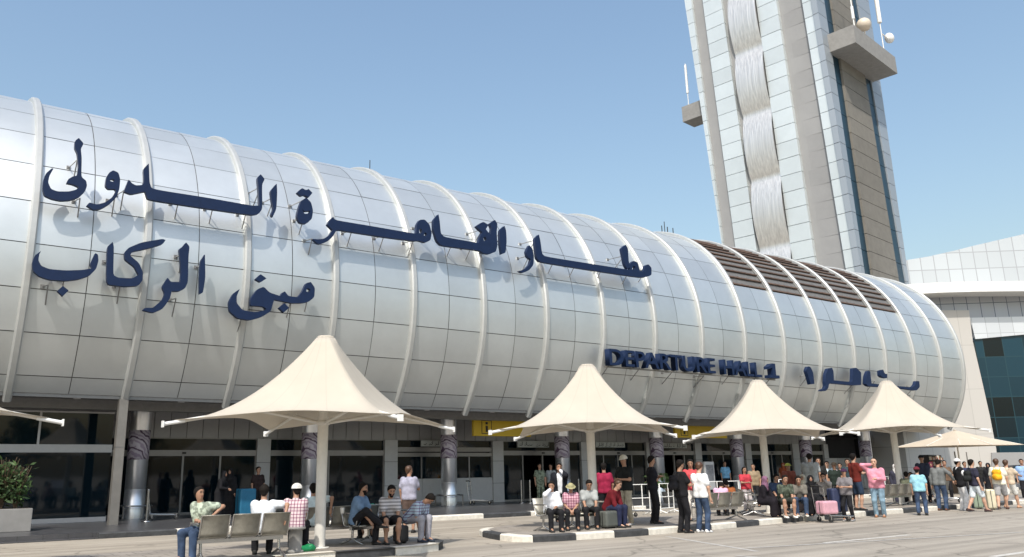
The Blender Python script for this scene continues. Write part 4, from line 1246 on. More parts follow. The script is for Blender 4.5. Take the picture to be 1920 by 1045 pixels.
    for s in (-1, 1):
        dd = hand[s] - elb[s]; dd /= np.linalg.norm(dd)
        lat = np.cross(dd, [0, 0, 1.0]); 
        if np.linalg.norm(lat) < .3: lat = np.array([0, 1.0, 0]) - dd * dd[1]
        lat /= np.linalg.norm(lat); nrm = np.cross(lat, dd)
        if nrm[2] > 0: nrm = -nrm
        base = hand[s] + dd * .085 * k
        for q, ln in zip((-1.5, -.5, .5, 1.5), (.060, .078, .082, .07)):
            b0 = base + lat * q * .019 * k; b1 = b0 + (dd * .55 + nrm * .15) * ln * k; b2 = b1 + (dd * .35 + nrm * .45) * ln * k * .8
            mb.tube([b0, b1, b2], .009, 5, 0, True, True, [.0095 * k, .009 * k, .007 * k])
        b0 = hand[s] + dd * .03 * k + lat * .03 * k * s; mb.tube([b0, b0 + (dd * .03 + lat * s * .025) * k, b0 + (dd * .065 + lat * s * .022 + nrm * .01) * k], .01, 5, 0, True, True, [.011 * k, .010 * k, .008 * k])
        e = Hh(s * .032, .075, .022); mb.sphere(e, .0115 * k, 5, 1)
        mb.tube([Hh(s * .015, .085, .043), Hh(s * .048, .072, .045)], .005, 4, 1)
    mb.tube([Hh(-.024, .080, -.055), Hh(0, .088, -.057), Hh(.024, .080, -.055)], .007, 5, 2)
    bpy.data.objects.remove(body); body = mb.build('person', [SKIN[skin], M['eye'], M['lip']], fixn=False)
    tag(body, label, 'person', group)
    body.location = (x_, Y, z); body.rotation_euler = (0, 0, rz)
    # shirt
    g_ = .016; S_ = Field()
    for s in (-1, 1):
        S_.cap(hp[s] + up * (.0 if not sit else .02), T(s * .08, 0, .19), .112 * tk + g_, .10 * tk + g_, .06); S_.cap(T(s * .08, 0, .19), T(s * .10, 0, .36), .10 * tk + g_, .108 * tk + g_, .06)
        S_.cap(T(s * .10, -.005, .36), sh[s], .103 * tk + g_, .066 * tk + g_, .05)
        if sleeve == 'short': S_.cap(sh[s], sh[s] * .38 + elb[s] * .62, .060 * tk + g_, .062 * k + g_, .03)
        elif sleeve == 'long': S_.cap(sh[s], elb[s], .056 * tk + g_, .046 * k + g_, .03); S_.cap(elb[s], hand[s] * .97 + elb[s] * .03, .046 * k + g_, .032 * k + g_, .02)
    if fat > 1.1: S_.cap(T(0, .06, .12), T(0, .05, .2), .12 * fat + g_, .11 * fat + g_, .06)
    S_.cap(T(0, -.01, .45), T(0, -.01, .495), .07 * k + g_, .058 * k + g_, .04)
    if dress:
        if sit:
            for s in (-1, 1): S_.cap(hp[s], knee[s], .13, .11, .06); S_.cap(knee[s], foot[s] + [0, 0, .03], .11, .12, .06)
        else:
            for s in (-1, 1): S_.cap(hp[s], hp[s] * .5 + foot[s] * .5 , .13, .14, .06); S_.cap(hp[s] * .5 + foot[s] * .5, foot[s] + [0, 0, .05], .14, .15, .06)
    sr = min(res, .02)
    cutz = [] if dress else [lambda X, Y_, Z: (hip[2] - .07 * k) - Z] if not sit else [lambda X, Y_, Z: (hip[2] - .11) - Z]
    fmesh('robe' if dress else 'shirt', S_, sr, cloth(*top), body, cutz)
    if jacket:
        J = Field(); g2 = .034
        for s in (-1, 1):
            J.cap(hp[s] - up * .02, T(s * .08, 0, .19), .112 * tk + g2, .10 * tk + g2, .06); J.cap(T(s * .08, 0, .19), T(s * .10, 0, .36), .10 * tk + g2, .108 * tk + g2, .06)
            J.cap(T(s * .10, -.005, .36), sh[s], .103 * tk + g2, .066 * tk + g2, .05); 
            if jacket[1] == 'long': J.cap(sh[s], elb[s], .056 * tk + g2, .046 * k + g2, .03); J.cap(elb[s], hand[s], .046 * k + g2, .034 * k + g2, .02)
        fmesh('jacket', J, sr, cloth(jacket[0]), body, [lambda X, Y_, Z: np.minimum(Y_ - .03, .065 - np.abs(X) - (Z - hip[2] - .1) * -.05) * 1.0])
    if not dress:
        Tt = Field(); g3 = .014 if legs != 'slim' else .008
        for s in (-1, 1):
            Tt.cap(hp[s] + up * .06, hp[s], .105 * tk + g3, .10 * tk + g3, .04)
            if legs == 'short': Tt.cap(hp[s], hp[s] * .12 + knee[s] * .88, .094 * tk + g3 + .006, .075 * k + g3 + .006, .03)
            else:
                Tt.cap(hp[s], knee[s], .090 * tk + g3, .062 * k + g3, .03); Tt.cap(knee[s], foot[s] + [0, 0, .0], .062 * k + g3, .052 * k + g3, .03)
        fmesh('shorts' if legs == 'short' else 'trousers', Tt, sr, cloth(*bot), body)
    for s in (-1, 1):
        f = foot[s]; mb = MB()
        prof = [(-.075, .035, .07), (-.05, .042, .085), (0, .044, .085), (.06, .046, .06), (.12, .046, .045), (.165, .036, .035), (.185, .015, .028)]
        V = []
        for y, w, hh in prof:
            for a, b in ((-w, 0), (-w, hh * .5), (-w * .6, hh), (w * .6, hh), (w, hh * .5), (w, 0)): V.append((f[0] + a, f[1] + y * k, f[2] - .083 + b))
        mb.add(V, [(i * 6 + j, i * 6 + (j + 1) % 6, (i + 1) * 6 + (j + 1) % 6, (i + 1) * 6 + j) for i in range(6) for j in range(6)] + [tuple(range(6)), tuple(reversed(range(36, 42)))], 0, True)
        mb.build('shoe', cloth(shoe), body)
    # hair or head cover
    if hat == 'scarf':
        Fh = Field().cap(Hh(0, -.02, .03), Hh(0, -.01, .0), .105 * k, .10 * k, .04).cap(Hh(0, -.02, -.03), neck, .09 * k, .10 * k, .05).cap(neck, T(0, .02, .40), .10 * k, .11 * k, .06)
        fmesh('headscarf', Fh, .016, cloth(extra['scarf'][0] if extra and 'scarf' in extra else top[0]), body, [lambda X, Y_, Z: .06 * k - np.sqrt(((X - Hh(0, .10, -.015)[0])) ** 2 + ((Y_ - Hh(0, .10, -.015)[1])) ** 2 + ((Z - Hh(0, .10, -.015)[2]) * .75) ** 2)])
    elif hair:
        Fh = Field().cap(Hh(0, -.024, .038), Hh(0, -.005, .045), .093 * k, .088 * k, .03)
        if hair == 'bald': Fh = None
        elif extra and extra.get('long'):
            Fh.cap(Hh(0, -.04, .0), Hh(0, -.06, -.16), .09 * k, .07 * k, .04)
            Fh.cap(Hh(0, -.06, -.16), Hh(0, -.07, -.24), .07 * k, .04 * k, .04)
        else: Fh.cap(Hh(0, -.035, .0), Hh(0, -.045, -.04), .078 * k, .062 * k, .03)
        nvec = hfw * .80 - hup * .60
        cc = Hh(0, .012, .012)
        if Fh is not None:
            fmesh('hair', Fh, .0125, HAIR[hair], body, [lambda X, Y_, Z: (X - cc[0]) * nvec[0] + (Y_ - cc[1]) * nvec[1] + (Z - cc[2]) * nvec[2]])
    if beard:
        Fb = Field().cap(Hh(0, .028, -.05), Hh(0, .045, -.09), .066 * k, .042 * k, .03)
        c1 = Hh(0, .0, -.03)
        fmesh('beard', Fb, .0125, HAIR['k'], body, [lambda X, Y_, Z: (X - c1[0]) * hup[0] + (Y_ - c1[1]) * hup[1] + (Z - c1[2]) * hup[2]])
    if hat == 'cap' or hat == 'brim':
        hc = (extra or {}).get('hatc', (.7, .7, .68))
        mb = MB(); V = []
        n = 16
        for i in range(6):
            a = i / 5 * math.pi / 2
            for j in range(n):
                b = 2 * math.pi * j / n
                V.append(Hh(.110 * math.cos(a) * math.cos(b), -.02 + .118 * math.cos(a) * math.sin(b), .03 + .108 * math.sin(a)))
        mb.add(V, [(i * n + j, i * n + (j + 1) % n, (i + 1) * n + (j + 1) % n, (i + 1) * n + j) for i in range(5) for j in range(n)], 0, True)
        if hat == 'cap':
            V = [Hh(.085 * math.cos(t), -.01 + .10 * math.sin(t) , .05) for t in np.linspace(.35, math.pi - .35, 9)] + [Hh(.075 * math.cos(t), -.01 + .185 * math.sin(t), .035) for t in np.linspace(.45, math.pi - .45, 9)]
        else:
            V = [Hh(.10 * math.cos(t), -.01 + .108 * math.sin(t), .05) for t in np.linspace(0, 2 * math.pi, 9)] + [Hh(.16 * math.cos(t), -.01 + .17 * math.sin(t), .03) for t in np.linspace(0, 2 * math.pi, 9)]
        mb.add(V, [(i, i + 1, i + 10, i + 9) for i in range(8)], 0, True)
        mb.build('cap', cloth(hc), body)
    if pack:
        bk = empty('backpack', label=pack[1], cat='backpack')
        Fp = Field().cap(T(-.05, -.20, .20), T(.05, -.20, .20), .11, .11, .05).cap(T(-.05, -.19, .36), T(.05, -.19, .36), .10, .10, .05).cap(T(0, -.27, .17), T(0, -.27, .20), .08, .08, .04)
        fmesh('bag', Fp, .018, cloth(pack[0]), bk)
        for s in (-1, 1):
            mb = MB(); mb.tube([T(s * .09, -.12, .42), T(s * .11, -.02, .52), T(s * .11, .10, .42), T(s * .12, .14, .28), T(s * .15, .0, .14), T(s * .10, -.14, .12)], .018, 6); mb.build('strap', cloth(pack[0]), bk)
        bk.location = body.location; bk.rotation_euler = body.rotation_euler
    return body
# ------------------------------------------------------------------ benches in place
def place(r, u, Y, deg, z=0.15):
    p = atY(u, 960, Y); r.location = (p.x, Y, z); r.rotation_euler.z = math.radians(deg); return r
# rotation 0 faces the camera side (-Y), 180 faces the terminal; origin at the bench's left end as it faces you
place(make_bench(3, 'steel bench, seen from behind with the white shirted man leaning on it'), 536, 15.3, 180)
place(make_bench(3, 'steel bench behind the pole of the largest umbrella, seen from behind'), 700, 16.9, 180)
place(make_bench(3, 'steel bench holding the bearded man in blue and the man in shorts'), 655, 16.35, 20)
place(make_bench(4, 'steel bench holding the two boys and the man in a dark red sweater'), 1012, 16.5, 4)
place(make_bench(3, 'steel bench seen from behind under the pink and rust coloured tops'), 1384, 16.2, 180)
place(make_bench(4, 'steel bench turned sideways with an empty pale first seat'), 1414, 16.9, 42)
place(make_bench(3, 'steel bench behind the pink suitcase trolley'), 1500, 17.6, 15)
place(make_bench(4, 'steel bench by the fourth umbrella pole, seen from behind'), 1712, 17.2, 178)
place(make_bench(3, 'steel bench behind the boy in the light blue shirt, seen from behind'), 1775, 18.2, 178)
# plinth seat where the plaid man sits
st = empty('stool', atY(556, 960, 15.75), 0.1, label='low concrete stool under the man in a plaid shirt and white cap', cat='stool'); st.location.z = .15
MB().lathe([(.17, 0), (.17, .03), (.13, .05), (.13, .40), (.19, .42), (.19, .455), (.001, .46)], n=18).build('base', M['concrete'], st)

# ------------------------------------------------------------------ people
J = ((.05, .08, .145), 'jeans'); JL = ((.22, .33, .42), 'jeans'); BK = ((.015, .015, .018), None); KH = ((.34, .31, .24), None)
GREY = ((.16, .16, .17), None); WH = ((.72, .72, .72), None)
S = 'sit'
person('man in a pale green shirt and jeans perched at a bench end', 388, 15.5, 225, 1.70, S, ((.45, .52, .42), 'camo'), J, head=-85, arms={-1: (-.32, .02, .30), 1: (-.16, .22, .24)}, seat=.46, shoe=(.04, .04, .05), lean=8)
person('dark haired man in a white tee from behind, one arm over the backrest', 496, 15.42, 0, 1.76, S, ((.70, .74, .80), None), BK, arms={1: (.40, -.20, .22), -1: 'knee'}, lean=-8, head=8)
person('man in a white cap and pink plaid shirt seen from behind', 554, 15.78, 12, 1.78, S, ((.62, .52, .54), 'plaid'), BK, hat='cap', head=-30, arms={1: 'knee', -1: 'knee'}, hair='k')
person('man in a pale blue shirt mostly hidden behind the pole of the largest umbrella', 588, 16.75, 0, 1.74, S, ((.55, .66, .70), None), BK, arms={1: (.38, -.12, .25)}, lean=-4)
person('bearded man in a blue polo with one black trousered leg crossed', 668, 16.35, 118, 1.78, S, ((.14, .22, .34), None), BK, beard=True, arms={-1: 'knee', 1: 'knee'}, lean=6, nod=8, feet=[(-.10, .42, .085), (.0, .58, .42)])
person('man bending over in a bright green shirt between the two bearded men', 697, 17.5, -20, 1.66, S, ((.02, .36, .20), None), BK, lean=52, nod=60, arms={1: 'knee', -1: 'knee'})
person('bearded man in a pale striped tee and dark shorts looking down', 727, 16.3, 165, 1.76, S, ((.58, .56, .58), 'stripe'), BK, legs='short', beard=True, nod=25, lean=18, arms={1: 'knee', -1: 'knee'})
person('man in pale blue plaid and grey trousers bent forward at the bench end', 768, 16.3, 125, 1.76, S, ((.40, .52, .64), 'plaid'), ((.30, .30, .34), None), nod=65, lean=40, arms={1: 'knee', -1: 'knee'}, shoe=(.03, .04, .06))
person('standing man in a pale lilac shirt and shorts beyond the first island', 767, 20.5, 20, 1.76, 'stand', ((.32, .32, .40), None), ((.10, .07, .06), None), legs='short', head=40, arms={1: 'front', -1: 'down'}, skin='m', z=0.0, hair='b')  # lilac shirt colour is darkened to stand in for shade on him
person('dark clothed man standing in shade by the blue bag', 483, 31.0, 150, 1.72, 'stand', ((.03, .02, .02), None), BK, z=.15)
person('woman in a long black robe standing beside the blue bag', 430, 30.9, 200, 1.66, 'stand', ((.012, .012, .014), None), BK, dress=True, hat='scarf', sleeve='long', arms={1: 'front', -1: 'down'}, z=.15)
person('woman in a black robe bending bending beside the benches', 412, 29.8, 120, 1.60, 'stand', ((.012, .012, .014), None), BK, dress=True, hat='scarf', sleeve='long', arms={1: 'front', -1: 'front'}, z=0.15, lean=15)
# second island
person('boy in a bright white shirt holding his hands near his face on the bench', 1031, 16.45, 160, 1.62, S, ((.74, .75, .80), None), BK, head=30, nod=12, arms={1: 'face', -1: 'front'}, lean=5, sleeve='long', skin='m')
person('child in a pink shirt and straw hat on the bench', 1069, 16.5, 175, 1.50, S, ((.62, .38, .44), 'plaid'), BK, hat='brim', nod=25, arms={1: 'lap', -1: 'lap'}, lean=8, extra={'hatc': (.34, .32, .18)})
person('man in a grey shirt half hidden behind the second umbrella pole', 1102, 16.55, 170, 1.70, S, ((.32, .34, .34), None), BK, arms={1: 'knee', -1: 'knee'}, lean=10, nod=30)
person('man in a dark red sweater leaning forward on the bench end', 1138, 16.5, 120, 1.78, S, ((.13, .012, .018), None), ((.02, .025, .06), None), sleeve='long', arms={1: 'knee', -1: 'knee'}, lean=22, nod=22, skin='l', hair='b')
person('man in a dark suit jacket and white shirt standing behind the bench', 1050, 20.6, 178, 1.80, 'stand', ((.68, .70, .74), None), BK, z=0.0, jacket=((.012, .014, .02), 'long'), sleeve='long', arms={-1: 'face', 1: 'down'}, nod=10)
person('man in green camouflage clothing beside the man in the suit', 1013, 30.9, 160, 1.74, 'stand', ((.20, .24, .18), 'camo'), ((.20, .24, .18), 'camo'), z=0.15)
person('man in a pale shirt partly hidden behind the man in the suit', 1034, 31.6, 200, 1.72, 'stand', ((.36, .40, .42), None), BK, z=.15)
person('man in a crimson tee with his back turned behind the second pole', 1134, 19.8, -8, 1.78, 'stand', ((.30, .02, .06), None), BK, z=0.0, nod=10, head=10)
person('man in a pale cap, black tee and khaki trousers', 1173, 16.7, 215, 1.80, 'stand', ((.015, .017, .018), None), KH, hat='cap', nod=12, arms={1: 'hip', -1: 'front'}, shoe=(.4, .4, .4), extra={'hatc': (.60, .58, .50)})
person('man in black with crossed arms seen from the side', 1224, 16.6, 80, 1.78, 'stand', ((.014, .014, .02), None), BK, arms={1: 'cross', -1: 'cross'}, nod=8, legs='slim')
person('man in black tee with a rucksack on the kerb', 1277, 15.2, 60, 1.80, 'stand', ((.012, .012, .014), None), BK, arms={1: 'front', -1: 'front'}, nod=12, z=0.0, pack=((.015, .015, .018), 'black rucksack on the back of the man in black'))
person('person in red top and pale trousers between men in black and white', 1298, 16.6, 180, 1.68, 'stand', ((.50, .07, .08), None), ((.62, .58, .54), None), arms={1: 'front', -1: 'front'}, nod=12)
person('man in a white tee and blue jeans seen from behind on the kerb', 1313, 14.95, 35, 1.74, 'stand', ((.74, .75, .77), None), J, z=0.0, hair='r', skin='l', nod=18, arms={1: 'down', -1: 'front'}, shoe=(.75, .75, .75))
person('man in a light blue shirt standing before the far doors', 1363, 31.0, 160, 1.76, 'stand', ((.16, .36, .56), None), BK, z=.15)
person('person in a pale pink top bending on the bench seen from behind', 1348, 17.6, 10, 1.66, S, ((.66, .38, .52), None), BK, lean=38, nod=50, arms={1: 'knee', -1: 'knee'})
person('person in a rust coloured top bending beside the pink top', 1370, 17.8, -15, 1.66, S, ((.28, .09, .03), None), BK, lean=35, nod=45, sleeve='long', arms={1: 'knee', -1: 'knee'})
person('long haired woman in a red top behind the benches', 1399, 20.5, 150, 1.60, 'stand', ((.50, .05, .07), None), ((.5, .45, .45), None), z=0.0, extra={'long': 1}, arms={1: 'front', -1: 'down'}, hair='k')
person('woman in black robe with a mauve scarf seated beside the empty seat', 1428, 16.35, 110, 1.62, S, ((.012, .010, .014), None), BK, dress=True, sleeve='long', hat='scarf', extra={'scarf': ((.20, .10, .16), None)}, arms={1: 'lap', -1: 'knee'}, lean=6)
person('man in green camouflage tee and shorts seated at the kerb', 1468, 15.85, 160, 1.76, S, ((.10, .12, .09), 'camo'), ((.04, .045, .04), None), legs='short', arms={1: 'knee', -1: 'knee'}, lean=16, nod=10, shoe=(.75, .75, .72))
person('man in an olive shirt and jeans seated at the kerb resting elbows', 1497, 15.95, 175, 1.76, S, ((.16, .15, .13), None), J, arms={1: 'knee', -1: 'knee'}, lean=24, nod=12, shoe=(.7, .68, .62))
person('person with a yellow green cap behind the seated men', 1482, 18.6, 180, 1.55, 'stand', ((.22, .07, .05), None), BK, hat='brim', extra={'hatc': (.34, .34, .06)}, z=.15)
person('large man in a grey shirt with his back turned bending over the bench', 1523, 17.6, 10, 1.88, 'stand', ((.30, .32, .32), None), BK, wide=1.12, fat=1.15, nod=25, lean=8, arms={1: 'down', -1: 'front'})
person('woman covered in a black robe seated beside the pink suitcase', 1521, 15.75, 170, 1.60, S, ((.010, .010, .012), None), BK, dress=True, sleeve='long', hat='scarf', arms={1: 'lap', -1: 'lap'})
person('man in a beige shirt seated behind the pink suitcase', 1547, 16.6, 185, 1.72, S, ((.34, .31, .29), None), BK, arms={1: 'lap', -1: 'face'}, nod=12, lean=5, sleeve='long')
person('man in a white shirt standing far behind the trolley', 1556, 20.8, 170, 1.78, 'stand', ((.50, .60, .66), None), BK, z=0.0, skin='l')
person('person in a black shirt and sunhat standing behind the trolley', 1569, 19.8, 190, 1.72, 'stand', ((.02, .03, .025), None), BK, z=0.0, hat='brim', extra={'hatc': (.05, .04, .03)})
person('person in a white and pink tee standing behind the trolley', 1580, 21.4, 185, 1.70, 'stand', ((.66, .55, .62), None), BK, z=0.0)
person('boy in a purple cap and grey tee pushing the trolley', 1586, 14.9, 200, 1.50, 'stand', ((.17, .16, .17), None), BK, z=0.0, hat='cap', extra={'hatc': (.05, .02, .05)}, arms={1: 'front', -1: 'front'}, shoe=(.3, .3, .3), legs='slim')
person('man in a dark teal shirt behind the boy at the trolley', 1595, 18.0, 175, 1.68, 'stand', ((.03, .05, .06), None), BK)
person('man in a dark red tee and denim shorts with his back turned', 1607, 16.5, 60, 1.84, 'stand', ((.13, .02, .015), None), ((.03, .05, .09), 'jeans'), legs='short', arms={1: 'front', -1: 'down'}, wide=1.05, skin='l', head=-20)
person('bald man in a pink shirt and pale jeans holding a phone to his ear', 1645, 15.3, 188, 1.80, 'stand', ((.66, .27, .35), None), JL, hair='bald', skin='l', z=0.0, arms={1: 'phone', -1: 'front'}, wide=1.08, fat=1.14, shoe=(.25, .12, .06), sleeve='long')
person('dark clothed man seated by the far kerb behind the man in pink', 1673, 21.5, 150, 1.70, S, ((.05, .04, .04), None), BK, z=0.0)
person('man in a navy polo seated behind the man in green camouflage shorts', 1452, 17.4, 150, 1.72, S, ((.03, .05, .10), None), BK, arms={1: 'knee', -1: 'lap'}, lean=8, nod=15)
person('woman in a cream headscarf seated behind the olive shirted man', 1508, 17.2, 190, 1.62, S, ((.10, .08, .08), None), BK, dress=True, sleeve='long', hat='scarf', extra={'scarf': ((.46, .42, .34), None)}, arms={1: 'lap', -1: 'lap'})
person('man in a black tee standing between the grey shirted giant and the white shirt', 1540, 19.0, 170, 1.74, 'stand', ((.02, .02, .02), None), BK, arms={1: 'front', -1: 'down'})
person('man in a tan shirt standing behind the woman in the red top', 1416, 22.8, 190, 1.72, 'stand', ((.26, .20, .13), None), BK, z=0.0)
person('woman in a white scarf and dark coat standing behind the fourth pole', 1684, 20.2, 170, 1.62, 'stand', ((.04, .04, .06), None), BK, dress=True, sleeve='long', hat='scarf', extra={'scarf': ((.60, .58, .56), None)}, z=0.0)
person('man in an olive tee seated beside the fourth pole', 1701, 17.3, 10, 1.72, S, ((.12, .13, .09), None), BK, arms={1: 'knee', -1: 'knee'}, lean=12)
person('man in a brown shirt standing behind the man in the grey sweater', 1778, 19.6, 175, 1.76, 'stand', ((.14, .09, .06), None), BK, z=0.0)
person('person in a navy hooded top near the kiosk counter', 1816, 20.6, 150, 1.70, 'stand', ((.03, .035, .07), None), BK, z=0.0, sleeve='long')
person('woman in a black robe standing behind the cream suitcase', 1860, 19.4, 185, 1.62, 'stand', ((.012, .012, .015), None), BK, dress=True, sleeve='long', hat='scarf', z=0.0)
# right hand group
person('boy in a light blue tee and jeans seen from behind', 1724, 14.9, 5, 1.52, 'stand', ((.28, .54, .64), None), J, z=0.0, hat='cap', extra={'hatc': (.12, .02, .03)}, arms={1: 'down', -1: 'down'}, skin='l')
person('man in a black cap and dark shirt standing behind the boy', 1736, 17.8, 170, 1.80, 'stand', ((.03, .035, .06), None), BK, hat='cap', extra={'hatc': (.012, .012, .014)})
person('person in a beige top seated near the fourth pole', 1712, 18.4, 190, 1.55, S, ((.36, .30, .22), 'camo'), BK)
person('man in a grey sweater and jeans leaning over with one arm out', 1763, 15.9, 20, 1.78, 'stand', ((.15, .16, .16), None), J, z=0.0, wide=1.1, sleeve='long', nod=30, lean=10, arms={1: 'side', -1: 'down'}, shoe=(.12, .06, .04))
person('man in a white tee, black vest and white trousers', 1803, 15.3, 70, 1.78, 'stand', ((.70, .71, .72), None), ((.68, .68, .68), None), z=0.0, hat='cap', extra={'hatc': (.6, .6, .6)}, jacket=((.014, .014, .016), 'vest'), arms={1: 'front', -1: 'down'}, shoe=(.65, .65, .65))
person('man in a dark shirt and white shorts walking with a black rucksack', 1829, 14.6, 60, 1.76, 'walk', ((.03, .03, .05), None), ((.60, .66, .70), None), z=0.0, legs='short', pack=((.016, .018, .018), 'black rucksack on the walking man in white shorts'), shoe=(.05, .03, .03), skin='l')
person('man in a white tee and pale shorts with a bright yellow rucksack', 1876, 14.7, 10, 1.78, 'walk', ((.70, .68, .58), None), ((.34, .34, .35), None), z=0.0, legs='short', pack=((.72, .36, .02), 'bright yellow rucksack on a man in a white tee'), skin='l', shoe=(.1, .06, .05), hair='b')
person('person in a cream top and white shorts beside the yellow rucksack', 1894, 14.9, 30, 1.74, 'walk', ((.55, .45, .34), None), ((.66, .66, .64), None), z=0.0, legs='short', skin='l', hair='b', arms={1: 'out', -1: 'down'}, shoe=(.5, .3, .2))
person('person in a light blue shirt cut off by the frame beyond the yellow rucksack', 1924, 17.0, 180, 1.76, 'stand', ((.25, .38, .60), None), BK, z=0.0)
person('man in a black shirt leaning on the kiosk', 1846, 22.0, 160, 1.72, 'stand', ((.02, .02, .02), None), BK, z=0.0)
person('person in a maroon shirt beside the kiosk', 1752, 22.5, 170, 1.70, 'stand', ((.10, .02, .04), None), BK, z=0.0, hat='scarf')
person('woman in a rust headscarf standing before the far doors', 1473, 30.9, 175, 1.66, 'stand', ((.20, .05, .02), None), BK, z=0.15, hat='scarf')

# ------------------------------------------------------------------ luggage, trolleys, rails and planters
def make_trolley(label):
    r = empty('luggage_trolley', label=label, cat='trolley', group='airport luggage trolleys')
    mb = MB()
    for s in (-1, 1):
        mb.tube([(s * .28, -.45, .16), (s * .30, .35, .20), (s * .27, .42, .55), (s * .27, .46, 1.0)], .017, 6)
    for y in (-.4, -.2, 0, .2): mb.tube([(-.29, y, .17 + y * .03), (.29, y, .17 + y * .03)], .012, 6)
    mb.tube([(-.28, -.45, .16), (-.15, -.58, .17), (.15, -.58, .17), (.28, -.45, .16)], .017, 6)
    for z in (.4, .6, .8): mb.tube([(-.27, .43, z), (.27, .43, z)], .010, 6)
    mb.build('frame', M['chrome'], r)
    MB().tube([(-.27, .46, 1.0), (-.2, .52, 1.03), (.2, .52, 1.03), (.27, .46, 1.0)], .022, 8).build('handle', M['black'], r)
    for x, y in ((-.27, .3), (.27, .3), (0, -.5)):
        mb = MB(); mb.tube([(x - .02, y, .075), (x + .02, y, .075)], .07, 14); mb.bx(x - .026, x + .026, y - .015, y + .015, .07, .19, 1); mb.build('wheel', [M['black'], M['chrome']], r)
    return r
tr = make_trolley('trolley carrying the pink suitcase at the kerb')
place(tr, 1562, 15.0, 70, 0.0)
tb = atY(1549, 950, 14.95)
def suitcase(label, loc, size, col, rz=0, z=0):
    r = empty('suitcase', (loc[0], loc[1], z), math.radians(rz), label=label, cat='suitcase')
    w, d, h = size
    MB().bx(-w / 2, w / 2, -d / 2, d / 2, .03, h).build('shell', mat('case', col, .5, noise=.15, nscale=5), r, bevel=0.05)
    mb = MB(); mb.bx(-w / 2 - .004, w / 2 + .004, -.012, .012, .06, h - .03); mb.build('zip_seam', M['black'], r)
    MB().tube([(-.08, 0, h), (-.07, 0, h + .05), (.07, 0, h + .05), (.08, 0, h)], .012, 6).build('handle', M['black'], r)
    for x in (-w * .38, w * .38): MB().tube([(x, -.06, .03), (x, .06, .03)], .03, 8).build('wheel', M['black'], r)
    return r
suitcase('pink suitcase lying on the trolley at the kerb', (tb.x, tb.y - .02), (.56, .34, .40), (.58, .32, .38), -12, .21)
tb2 = atY(1571, 950, 15.2); suitcase('dark blue suitcase standing on the trolley behind the pink one', (tb2.x, tb2.y), (.5, .3, .72), (.03, .04, .09), -20, .22)
def trolley_at(u, Y, deg, z, lab):
    t = copy_tree(tr); t['label'] = lab; place(t, u, Y, deg, z); return t
trolley_at(302, 30.2, 80, .15, 'empty trolley at the foot of the wrapped column beside the square post')
trolley_at(898, 31.6, 40, .15, 'empty trolley before the glass doors beneath the yellow information sign')
trolley_at(1200, 21.4, 70, 0.0, 'empty trolley behind the man in the pale cap')
trolley_at(1775, 17.2, 30, .15, 'trolley beside the man in the grey sweater')
trolley_at(1853, 16.2, 60, 0.0, 'trolley between the two men with rucksacks')
b1 = atY(1838, 960, 15.6); suitcase('pale green suitcase behind the man in white shorts', (b1.x, b1.y), (.45, .3, .8), (.28, .36, .28), 20, 0.0)
b1 = atY(1862, 960, 15.0); suitcase('cream suitcase beside the man with the yellow rucksack', (b1.x, b1.y), (.4, .28, .7), (.60, .56, .42), 30, 0.0)
b1 = atY(461, 930, 30.6); suitcase('large blue bag beside the woman in the long black robe', (b1.x, b1.y), (.64, .40, .95), (.02, .15, .27), 10, 0.15)
b1 = atY(1117, 985, 16.3); suitcase('grey bag on the ground at the foot of the second pole', (b1.x + .35, b1.y - .1), (.5, .3, .42), (.10, .11, .10), 10, 0.15)
b1 = atY(756, 1000, 15.9); suitcase('black bag on the ground between the two seated men at the bench end', (b1.x, b1.y + .1), (.3, .25, .36), (.02, .02, .02), 30, .15)
g = empty('plastic_bag', atY(577, 1010, 15.7), 0, label='crumpled green plastic bag on the ground beside the stool of the man in plaid', cat='bag'); g.location.z = .15
Fg = Field().cap((-.12, 0, .04), (.12, .02, .05), .07, .06, .05).cap((.02, .05, .08), (.08, -.02, .10), .05, .03, .05).cap((-.14, .02, .05), (-.2, .05, .1), .04, .015, .03)
fmesh('bag_body', Fg, .015, mat('green_plastic', (.01, .22, .08), .35, noise=.2, bump=.8, bscale=12), g)
w = empty('tissue_box', atY(641, 990, 16.1), 0, label='small white cup standing on the armrest beside the bearded man in blue', cat='cup'); w.location.z = .80; w.name = 'paper_cup'
MB().lathe([(.001, 0), (.035, 0), (.045, .11), (.047, .112), (.042, .11)], n=16).build('cup', M['white'], w)

def make_rail(label, w=0.9, h=1.05):
    r = empty('crowd_barrier', label=label, cat='barrier', group='white tubular barriers')
    mb = MB()
    mb.tube([(-w / 2, 0, 0.02), (-w / 2, 0, h), (w / 2, 0, h), (w / 2, 0, 0.02)], .021, 8)
    for z in (.18, .58): mb.tube([(-w / 2, 0, z), (w / 2, 0, z)], .016, 8)
    mb.tube([(0.12, 0, .18), (.12, 0, h)], .02, 6)
    mb.build('rail_frame', M['white'], r)
    for s in (-1, 1): MB().tube([(s * w / 2, -.28, .02), (s * w / 2, 0, .10), (s * w / 2, .28, .02)], .024, 8).build('foot', M['white'], r)
    return r
r0 = make_rail('white tubular barrier between the khaki trousered man and the man in black')
place(r0, 1201, 22.0, -6, 0)
for u, Y, dg_, lab in ((1252, 22.2, 10, 'white tubular barrier between the man with crossed arms and the potted palm'), (1385, 23.0, -5, 'white tubular barrier behind the woman in the red top'), (1345, 23.2, 0, 'white tubular barrier behind the pink topped person'), (1478, 23.4, 0, 'white tubular barrier behind the yellow green cap'), (1664, 23.2, 0, 'white tubular barrier behind the bald man in pink')):
    c = copy_tree(r0); c['label'] = lab; place(c, u, Y, dg_, 0)
